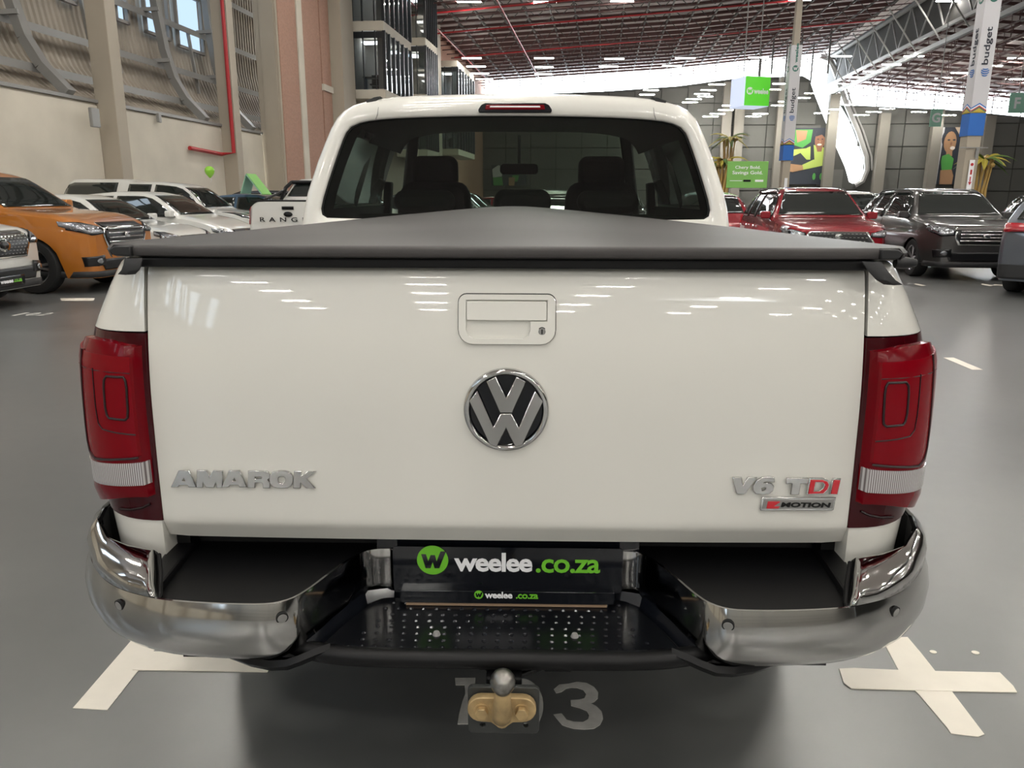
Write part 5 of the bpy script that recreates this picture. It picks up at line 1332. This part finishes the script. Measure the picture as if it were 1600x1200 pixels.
# seen through the rear window and further off
make_car(hp(-1.45, 21.8), pi/2-TH, 'suv', 'white', 'white SUV seen from behind through the cab of the pickup', opts=('chrome_rail',), scale=1.0)
for u_, v_, k_, c_, lb in ((-4.9, 25.0, 'suv', 'silver', 'silver SUV seen through the cab left of the mirror'), (-5.2, 28.5, 'suv', 'grey', 'dark grey SUV beyond the silver one seen through the cab'),
                           (-4.6, 36.0, 'hatch', 'red', 'small red hatchback far off seen through the cab'), (-1.9, 30.0, 'suv', 'silver', 'silver SUV far off behind the white SUV in the cab window'),
                           (.6, 29.5, 'suv', 'grey', 'dark SUV hidden mostly by the right cab pillar'), (3.3, 31.5, 'hatch', 'white', 'white hatchback beyond the bright red one'),
                           (9.6, 30.5, 'suv', 'silver', 'silver SUV in the middle distance below the man poster'), (13.0, 34.0, 'sedan', 'white', 'white saloon in the middle distance right of the man poster'),
                           (17.5, 33.0, 'suv', 'grey', 'dark grey SUV in the distance before the woman poster'), (21.0, 36.0, 'suv', 'white', 'white SUV in the distance by the golden palm')):
    make_car(hp(u_, v_), AXV if u_ > -4 else AXU, k_, c_, lb, opts=('far',))
# ================================================================== SIGNS, BANNERS, MARKINGS
def wcol(name, c, rough=.5): 
    if name not in MT: MT[name] = mat(name, c, rough)
    return name
wcol('banner_white', (.58, .57, .59)); wcol('banner_blue', (.015, .13, .48)); wcol('ink', (.012, .015, .03)); wcol('globe', (.03, .14, .42)); wcol('flag_teal', (.33, .62, .48))
wcol('chev_red', (.5, .03, .03)); wcol('chev_yellow', (.55, .42, .05)); wcol('chev_green', (.03, .16, .12)); wcol('board_green', (.20, .48, .10))
def weelee_logo(par, c, ax, ay, r, m1, m2, nz):
    az = Vector(ax).cross(Vector(ay)); f = lambda a, b, t: tuple(Vector(c)+Vector(ax)*a+Vector(ay)*b+az*t)
    MB().prism([(r*cos(2*pi*k/24), r*sin(2*pi*k/24)) for k in range(24)], f, 0, .006).build('round_logo', m1, par)
    w = [(-.72, .42), (-.42, .42), (-.28, -.06), (-.12, .36), (.16, .36), (.26, -.06), (.52, .62), (.86, .62), (.42, -.55), (.12, -.55), (.0, -.12), (-.14, -.55), (-.46, -.55)]
    MB().prism([(a*r, b*r) for a, b in w], f, .006, .012).build('logo_letter', m2, par)
def text3(body, par, c, ax, ay, w, m, name='lettering', h=None, bold=.015, depth=.006):
    return place_mesh(text_mesh(body, bold=bold), name, m, par, c, ax, ay, width=w, height=h, depth=depth)
def banner_pillar(px_base, d, wd, pytop, z_blue0, z_blue1, lab, rot, small):
    p = at_y(px_base, 250, d); e = empty('banner_pillar', (p.x, p.y, 0), rot, lab, 'pillar')
    MB().box((0, 0, 7.5), (wd*.9, wd*.9, 15)).build('post', 'column_paint', e, bevel=.01)
    ztop = z_blue1+(small if small else 11)
    MB().box((0, 0, (z_blue0+ztop)/2), (wd, wd, ztop-z_blue0)).build('banner_wrap', 'banner_white', e)
    MB().box((0, 0, (z_blue0+z_blue1)/2), (wd+.01, wd+.01, z_blue1-z_blue0)).build('blue_band', 'banner_blue', e)
    for k, (nx_, ny_) in enumerate(((0, -1), (-1, 0))):
        ax = Vector((1, 0, 0)) if k == 0 else Vector((0, -1, 0)); n_ = Vector((nx_, ny_, 0)); f0 = n_*(wd/2+.006); up = Vector((0, 0, 1))
        fn = lambda a, b, t: tuple(f0+ax*a+up*b+n_*t)
        for i, (c_, dz) in enumerate((('banner_blue', .42), ('sign_white', .34), ('chev_red', .26), ('chev_green', .18), ('chev_yellow', .10))):
            hh = wd*.30; z0 = z_blue1+wd*dz-.05*wd
            MB().prism([(-wd/2, z0-hh*.4), (0, z0+hh*.6), (wd/2, z0-hh*.4), (wd/2, z_blue1), (-wd/2, z_blue1)], fn, .001*i, .001*i+.004).build('chevron', c_, e)
        s = wd*1.0; zc = z_blue1+wd*(2.45 if not small else 2.1)
        # striped globe and the word reading upwards
        for i in range(4):
            t0 = -.8+i*.46
            pts = [(s*.26*cos(a), s*.26*sin(a)) for a in [2*pi*j/20 for j in range(20)]]
            y0, y1 = (-.9+i*.5)*s*.26, (-.62+i*.5)*s*.26
            seg = [(sqrt(max(0, (s*.26)**2-y*y)), y) for y in (y0, (y0+y1)/2, y1)]
            curve = lambda x: .10*s*(x/(s*.26))**2
            poly = [(-x, y) for x, y in seg]+[(x, y) for x, y in reversed(seg)]
            poly2 = []
            for j in range(7): x = lerp(-seg[0][0], seg[0][0], j/6); poly2.append((x+wd*.06, y0-.06*s+curve(x)))
            for j in range(7): x = lerp(seg[2][0], -seg[2][0], j/6); poly2.append((x+wd*.06, y1-.06*s+curve(x)))
            MB().prism([(a, zc+b) for a, b in poly2], fn, .0, .008).build('globe_stripe', 'globe', e)
        me = text_mesh('budget', bold=.012)
        place_mesh(me, 'banner_lettering', 'ink', e, tuple(f0+up*(zc+s*1.55)+ax*(wd*.03)), tuple(up), tuple(-ax), width=s*2.25, height=s*.52, depth=.006)
        z2 = zc+s*(4.4 if not small else 4.8)
        weelee_logo(e, tuple(f0+up*z2), tuple(ax), tuple(up), s*.28, 'chev_green', 'banner_white', n_)
        me = text_mesh('weelee', bold=.03)
        place_mesh(me, 'banner_lettering', 'chev_green', e, tuple(f0+up*(z2+s*1.35)), tuple(up), tuple(-ax), width=s*1.7, height=s*.30, depth=.006)
    return e
_z = lambda px, py, d: at_y(px, py, d).z
b1 = banner_pillar(1512, 24, .45, 0, _z(1512, 213, 24), _z(1512, 176, 24), 'large white banner pillar with blue band at the right, reading budget', radians(-2), 0)
MB().box((.0, -.27, 2.1), (.14, .02, .9)).build('safety_sign', 'sign_white', b1)
MB().lathe([(0, 0), (.045, 0), (.045, .004), (0, .004)], 14, (0, -.285, 2.42), 'y').box((0, -.285, 2.2), (.05, .008, .14)).box((0, -.285, 2.0), (.03, .008, .14)).add([(-.05, -.288, 1.92), (.05, -.288, 1.92), (0, -.288, 1.82)], [(0, 1, 2)]).build('safety_sign_mark', 'pipe_red', b1)
MB().bar((-.4, -.27, 2.9), (.4, -.27, 2.9), .03).box((.1, -.27, 2.75), (.08, .04, .3)).build('cable_tray', 'steel_grey', b1)
b2 = banner_pillar(1228, 39, .50, 72, _z(1228, 251, 39), _z(1228, 226, 39), 'narrow white banner pillar with blue band in front of the man poster', radians(0), 0)
# shorter wrap on the second: cap it
for o in kids(b2):
    if o.name.startswith('banner_wrap'):
        zt = _z(1245, 72, 39); zb = _z(1228, 251, 39)
        for v in o.data.vertices:
            if v.co.z > zb+1: v.co.z = zt
    if o.name.startswith('post'):
        for v in o.data.vertices: v.co.x *= .45 if v.co.z > 5 else .9; v.co.y *= .45 if v.co.z > 5 else .9
MB().box((0, -.25, 2.0), (.14, .02, .8)).build('safety_sign', 'sign_white', b2)
# hanging cube sign
d = 40; a = at_y(1163, 119, d); b = at_y(1203, 166, d); S = b.x-a.x
e = empty('hanging_cube_sign', ((a.x+b.x)/2, d, b.z), radians(14), 'green and white illuminated cube sign hanging at the upper right', 'sign')
hh = a.z-b.z
MT['cube_green'] = mat('cube_green', (.07, .42, .02), .4, emit=.30); MT['cube_white'] = mat('cube_white', (.62, .70, .9), .4, emit=.28)
MB().box((0, S/2, hh/2), (S, S, hh)).build('cube_body', 'cube_white', e, bevel=.02)
MB().box((0, -.02, hh/2), (S*.98, .04, hh*.97)).build('green_face', 'cube_green', e)
weelee_logo(e, (-S*.31, -.045, hh*.5), (1, 0, 0), (0, 0, 1), S*.13, 'sign_white', 'cube_green', None)
text3('weelee', e, (S*.14, -.045, hh*.5), (1, 0, 0), (0, 0, 1), S*.58, 'sign_white', h=hh*.19, bold=.03)
for xx in (-.3, .3): MB().bar((xx*S, S/2, hh), (xx*S, S/2, hh+7), .04).build('suspension_rod', 'steel_grey', e)
# green board
d = 27; a = at_y(1137, 252, d); b = at_y(1198, 289, d)
e = empty('green_board', ((a.x+b.x)/2, d, 0), 0, 'green promotional board on two posts behind the bright red hatchback', 'sign')
W_ = b.x-a.x; z0 = b.z-.1; z1 = a.z
MB().box((0, 0, (z0+z1)/2), (W_, .05, z1-z0)).build('board', 'board_green', e, bevel=.01)
for s_ in (-1, 1): MB().box((s_*W_*.4, .05, z0/2+.3), (.06, .06, z0+.6)).box((s_*W_*.4, .05, .02), (.1, .5, .04)).build('board_post', 'steel_grey', e)
text3('Chery Bold.', e, (0, -.027, lerp(z0, z1, .76)), (1, 0, 0), (0, 0, 1), W_*.62, 'sign_white', h=(z1-z0)*.15)
text3('Savings Gold.', e, (0, -.027, lerp(z0, z1, .56)), (1, 0, 0), (0, 0, 1), W_*.74, 'sign_white', h=(z1-z0)*.17)
MB().box((-W_*.0, -.03, lerp(z0, z1, .27)), (W_*.18, .01, .07)).build('print_block', 'gap', e); MB().box((W_*.3, -.03, lerp(z0, z1, .27)), (W_*.2, .01, .07)).build('print_block', 'sign_white', e)
MB().box((-W_*.27, -.03, lerp(z0, z1, .27)), (W_*.3, .01, .02)).build('print_line', 'sign_white', e)
# hanging letter flags
for ch, x, y, x1, y1, lab in (('G', 1455, 170, 1470, 198, 'small pale green hanging flag with white letter G'), ('F', 1579, 145, 1600, 177, 'pale green hanging flag with white letter F at the right edge')):
    d = 55; a = at_y(x, y, d); b = at_y(x1, y1, d)
    e = empty('letter_flag', ((a.x+b.x)/2, d, b.z), 0, lab, 'flag')
    MB().box((0, 0, (a.z-b.z)/2), (b.x-a.x, .03, a.z-b.z)).build('flag_panel', 'flag_teal', e)
    text3(ch, e, (0, -.018, (a.z-b.z)/2), (1, 0, 0), (0, 0, 1), None, 'sign_white', h=(a.z-b.z)*.55, bold=.03)
    MB().bar((0, 0, a.z-b.z), (0, 0, roofz(Vector(((a.x+b.x)/2, d, 0)).dot(_hu))-b.z), .04).build('suspension_rod', 'steel_grey', e)
# wall posters: flat prints made of coloured shapes
wcol('print_dark', (.02, .025, .035)); wcol('print_skin', (.22, .10, .06)); wcol('print_lime', (.33, .42, .09)); wcol('print_brown', (.30, .17, .09)); wcol('print_grey', (.45, .44, .45)); wcol('print_green', (.06, .25, .05)); wcol('print_sand', (.42, .33, .24)); wcol('print_lips', (.62, .55, .5))
def poster(corners, lab, shapes, d=VF-.6):
    (x0, y0), (x1, y1) = corners
    a = hall_v(x0, y0, d); b = hall_v(x1, y1, d); w_, h_ = b[0]-a[0], a[1]-b[1]
    e = empty('wall_poster', H(a[0], d, b[1]), -TH, lab, 'poster')
    MB().box((w_/2, .05, h_/2), (w_, .1, h_)).build('poster_panel', 'print_dark', e)
    for i, (m_, pts) in enumerate(shapes):
        MB().prism([(p*w_, (1-q_)*h_) for p, q_ in pts], lambda s, t, k: (s, -k, t), .001, .01+.006*i).build('print_shape', m_, e)
    return e
ov = lambda cx, cy, rx, ry, n=16: [(cx+rx*cos(2*pi*k/n), cy+ry*sin(2*pi*k/n)) for k in range(n)]
poster(((1220, 200), (1293, 288)), 'large wall poster of a smiling man in a lime shirt reaching forward', [
 ('print_green', [(.28, .03), (.62, .03), (.60, .25), (.45, .35), (.28, .30)]), ('print_brown', [(.30, .04), (.52, .05), (.50, .20), (.34, .26)]), ('print_grey', ov(.93, .26, .06, .14)),
 ('print_lime', [(.28, .38), (.52, .36), (.66, .30), (.92, .36), (.97, .55), (.90, .66), (.70, .70), (.50, .74), (.46, .66), (.68, .56), (.55, .56), (.42, .44), (.28, .50)]), ('print_dark', [(.60, .30), (.66, .30), (.70, .56), (.62, .56)]),
 ('print_skin', [(.70, .30), (.84, .30), (.82, .42), (.74, .42)]), ('print_skin', ov(.775, .22, .10, .155)), ('print_dark', [(.66, .14), (.70, .06), (.84, .05), (.89, .14), (.87, .18), (.80, .12), (.70, .15)]), ('print_lips', ov(.77, .295, .045, .018)), ('print_dark', ov(.735, .20, .016, .01)), ('print_dark', ov(.815, .20, .016, .01)), ('print_brown', ov(.775, .245, .015, .02)),
 ('print_brown', [(.12, .62), (.30, .64), (.48, .66), (.50, .74), (.30, .78), (.16, .76)]), ('print_green', ov(.72, .86, .03, .06)), ('print_green', ov(.86, .86, .03, .06)), ('print_lips', [(.02, .55), (.08, .5), (.10, .60), (.04, .64)])])
poster(((1463, 199), (1500, 288)), 'wall poster of a laughing woman in a green top beside the large banner pillar', [
 ('print_grey', [(0, 0), (.28, 0), (.22, 1), (0, 1)]), ('print_sand', [(.6, 0), (1, 0), (1, .35), (.75, .12)]), ('print_dark', ov(.42, .20, .20, .16)), ('print_brown', ov(.50, .26, .20, .19)), ('print_lips', ov(.60, .36, .08, .03)), ('print_dark', ov(.45, .22, .045, .014)), ('print_dark', ov(.62, .22, .045, .014)), ('print_skin', ov(.54, .285, .03, .03)),
 ('print_brown', [(.42, .38), (.60, .40), (.62, .50), (.42, .50)]), ('print_green', [(.30, .50), (.50, .46), (.68, .55), (.66, .74), (.34, .75), (.28, .6)]), ('print_brown', [(.30, .75), (.66, .74), (.74, .85), (.72, 1), (.32, 1)])])
poster(((768, 258), (822, 290)), 'wall poster of people seen through the cab of the pickup', [('print_grey', [(.02, .2), (.2, .0), (.32, .1), (.30, .55), (.04, .6)]), ('print_green', [(.04, .6), (.3, .58), (.34, 1), (.06, 1)]), ('print_brown', ov(.4, .12, .06, .12)), ('print_green', [(.6, .5), (.8, .5), (.75, .8), (.6, .8)]), ('print_brown', [(.5, .6), (.68, .6), (.66, 1), (.5, 1)])])
# golden palms
wcol('gold_trunk', (.42, .27, .08), .5); wcol('leaf_gold', (.40, .33, .05), .5); wcol('leaf_green', (.10, .17, .04), .6)
def palm(x, d, ztop, lab, mleaf, w=1.0):
    p = at_y(x, 260, d); e = empty('decorative_palm', (p.x, p.y, 0), 0, lab, 'palm tree')
    rnd = random.Random(int(x))
    for k in range(9):
        a = 2*pi*k/9; r0 = .28*w
        MB().tube([(r0*cos(a), r0*sin(a), 0), (r0*.8*cos(a+.4), r0*.8*sin(a+.4), ztop*.5), (r0*1.3*cos(a+.8), r0*1.3*sin(a+.8), ztop*.86)], .05, 6).build('trunk_cane', 'gold_trunk', e, smooth=True)
    for k in range(16):
        a = 2*pi*k/16+rnd.uniform(-.2, .2); L_ = w*rnd.uniform(1.0, 1.4); el = rnd.uniform(.1, .9)
        mb = MB(); pts = []
        for j in range(7):
            t = j/6; r_ = L_*t; zz = ztop*.86+el*L_*t-.9*L_*t*t*.8
            wd = .13*w*sin(pi*min(1, t*.95+.05))+.01
            c = Vector((r_*cos(a), r_*sin(a), zz)); s = Vector((-sin(a), cos(a), 0))*wd
            pts.append([tuple(c-s-Vector((0, 0, wd*.5))), tuple(c), tuple(c+s-Vector((0, 0, wd*.5)))])
        mb.grid(pts).build('frond', mleaf if k % 3 else 'leaf_green', e, smooth=True, recalc=False)
    for k in range(5):
        a = rnd.uniform(0, 6.28); MB().lathe([(0, -.1), (.07, -.07), (.1, 0), (.07, .07), (0, .1)], 10, (.4*w*cos(a), .4*w*sin(a)-.3, ztop*.83+rnd.uniform(-.2, .2))).build('bauble', 'gold_trunk', e, smooth=True)
    return e
palm(1537, 36, _z(1537, 234, 36)+.1, 'golden artificial palm standing right of the large banner pillar', 'leaf_gold', .95)
palm(1131, 34, _z(1131, 238, 34)+.1, 'golden and green artificial palm between truck cab and green board', 'leaf_gold', .8)
palm(1137, 60, _z(1137, 200, 60)+.2, 'taller golden palm further back beside a far wall pilaster', 'leaf_gold', 1.2)
# green balloon and roof board
p = at_y(327.5, 268, 20.2)
e = empty('balloon', tuple(p), 0, 'lime green balloon floating above the white canopy pickup', 'balloon')
wcol('balloon_green', (.28, .62, .06), .25)
MB().lathe([(0, -.165), (.02, -.15), (.05, -.12), (.095, -.06), (.12, .01), (.11, .07), (.07, .115), (.03, .13), (0, .133)], 20).build('balloon_skin', 'balloon_green', e, smooth=True)
MB().tube([(0, 0, -.16), (.03, .01, -.2), (0, .02, -.26)], .004, 4).build('balloon_string', 'sign_white', e)
p = at_y(404, 292, 22.6)
e = empty('roof_board', (p.x-.1, p.y, 1.50), -TH, 'pale green folded advertising board standing on the blue hatchback', 'sign')
wcol('board_mint', (.30, .56, .40))
MB().prism([(-.32, 0), (-.12, .52), (-.10, .52), (-.28, 0)], lambda a, b, t: (a, t, b), -.3, .3).prism([(-.12, .52), (.30, -.02), (.33, .0), (-.09, .54)], lambda a, b, t: (a, t, b), -.3, .3).build('board_panel', 'board_mint', e)
MB().prism([(-.10, .535), (.34, -.03), (.35, -.01), (-.09, .55)], lambda a, b, t: (a, t, b), -.3, .3).build('board_face', 'board_green', e)
# ---- floor markings
def marking(name, polys, lab, cat='floor marking', m='tape', z=.002):
    mb = MB()
    for P_ in polys:
        n_ = len(P_); mb.v += [(x, y, zz) for zz in (z*.2, z) for x, y in P_]; k0 = len(mb.v)-2*n_
        mb.f += [tuple(k0+n_+i for i in range(n_))]+[(k0+i, k0+(i+1) % n_, k0+n_+(i+1) % n_, k0+n_+i) for i in range(n_)]
    o = mb.build(name, m); return tag(o, lab, cat)
G = lambda pts: [(ground(x, y).x, ground(x, y).y) for x, y in pts]
def ext(a, b, t): return (b[0]+(b[0]-a[0])*t, b[1]+(b[1]-a[1])*t)
gl_ = G([(114, 1107), (168, 1110), (262, 990), (215, 990)])
t1 = [gl_[0], gl_[1], ext(gl_[1], gl_[2], .35), ext(gl_[0], gl_[3], .35)]
marking('tape_mark', [t1], 'long strip of white tape on the floor left of the rear bumper')
marking('tape_mark', [G([(232, 1019), (435, 1022), (418, 1051), (207, 1048)])], 'short crossing strip of white tape under the left bumper corner', z=.0035)
x1 = G([(1377, 997), (1418, 996), (1440, 1022), (1462, 1050), (1488, 1082), (1538, 1148), (1528, 1152), (1486, 1147), (1480, 1138), (1435, 1085), (1428, 1078), (1405, 1050)])
marking('tape_mark', [x1], 'white tape running lengthwise in the cross at lower right')
x2 = G([(1311, 1046), (1335, 1045), (1400, 1048), (1470, 1050), (1562, 1052), (1583, 1073), (1589, 1083), (1480, 1081), (1400, 1079), (1330, 1077), (1318, 1068)])
marking('tape_mark', [x2], 'white tape lying crosswise in the cross at lower right', z=.0035)
marking('tape_mark', [G([(1474, 559), (1490, 559), (1536, 578), (1519, 578)])], 'short white dash on the floor right of the right tail lamp')
for k, P_ in enumerate(([(94, 466), (148, 466), (146, 470), (96, 470)],)):
    marking('tape_mark', [G(P_)], 'thin white line on the floor by the front wheel of the orange pickup')
marking('tape_mark', [G([(1431, 443), (1447, 446), (1440, 447), (1428, 444)])], 'tiny white dash by the wheel of the dark grey SUV')
marking('tape_mark', [G([(1535, 443), (1552, 446), (1548, 447.5), (1533, 444.5)]), G([(1553, 444), (1570, 445), (1568, 447), (1552, 446)])], 'broken white dash in front of the slate grey SUV')
for cx_, cy_, r_, lb in ((1458, 1019, .011, 'left white paint spot beyond the tape cross'), (1524, 1020, .012, 'right white paint spot beyond the tape cross')):
    g = ground(cx_, cy_); marking('paint_spot', [[(g.x+r_*cos(2*pi*k/12), g.y+r_*.8*sin(2*pi*k/12)) for k in range(12)]], lb, 'paint spot', 'tape')
# bay number 103 in worn stencil paint
D1 = G([(711, 1060), (743, 1060), (741, 1132), (715, 1132), (717, 1118), (722, 1098), (727, 1085), (726, 1071), (712, 1071)])
marking('stencil_digit', [D1], 'worn white stencilled digit one on the floor under the tow hitch', 'painted number', 'stencil')
def ringpoly(cx_, cy_, rx, ry, k_=.55, n_=28):
    o_ = [ (cx_+rx*cos(2*pi*k/n_), cy_+ry*sin(2*pi*k/n_)) for k in range(n_)]; i_ = [(cx_+rx*k_*cos(2*pi*k/n_), cy_+ry*.72*sin(2*pi*k/n_)) for k in range(n_)]
    return [[o_[k], o_[(k+1) % n_], i_[(k+1) % n_], i_[k]] for k in range(n_)]
c0 = ground(815, 1100)
marking('stencil_digit', ringpoly(c0.x, c0.y, .062, .118), 'worn white stencilled zero half hidden by the tow plate', 'painted number', 'stencil')
def z3(x, y): return (660+x/5.333, 1000+y/5.333)
P3o = [z3(*p) for p in ((1095, 415), (1140, 375), (1220, 368), (1290, 352), (1370, 362), (1430, 395), (1465, 440), (1462, 490), (1430, 520), (1400, 530), (1450, 555), (1495, 600), (1505, 660), (1480, 710), (1430, 742), (1350, 748), (1260, 742), (1200, 725), (1165, 712), (1125, 665), (1092, 625), (1160, 615), (1180, 640), (1200, 668), (1260, 685), (1340, 688), (1380, 665), (1390, 630), (1370, 595), (1310, 570), (1240, 552), (1236, 505), (1310, 500), (1350, 490), (1365, 455), (1340, 420), (1290, 402), (1240, 398), (1195, 408), (1160, 435), (1115, 445))]
marking('stencil_digit', [G(P3o)], 'white stencilled digit three on the floor right of the tow hitch', 'painted number', 'stencil')
for i, ch in enumerate('102'):
    g = ground(32+i*20, 491); me = text_mesh(ch, bold=.02)
    o = place_mesh(me, 'stencil_digit', 'stencil', None, (g.x, g.y, .001), (cos(TH), -sin(TH), 0), (sin(TH), cos(TH), 0), width=.10 if ch != '1' else .05, height=.24, depth=.002)
    tag(o, ('first', 'middle', 'last')[i]+' digit of the small stencilled bay number before the white SUV', 'painted number')
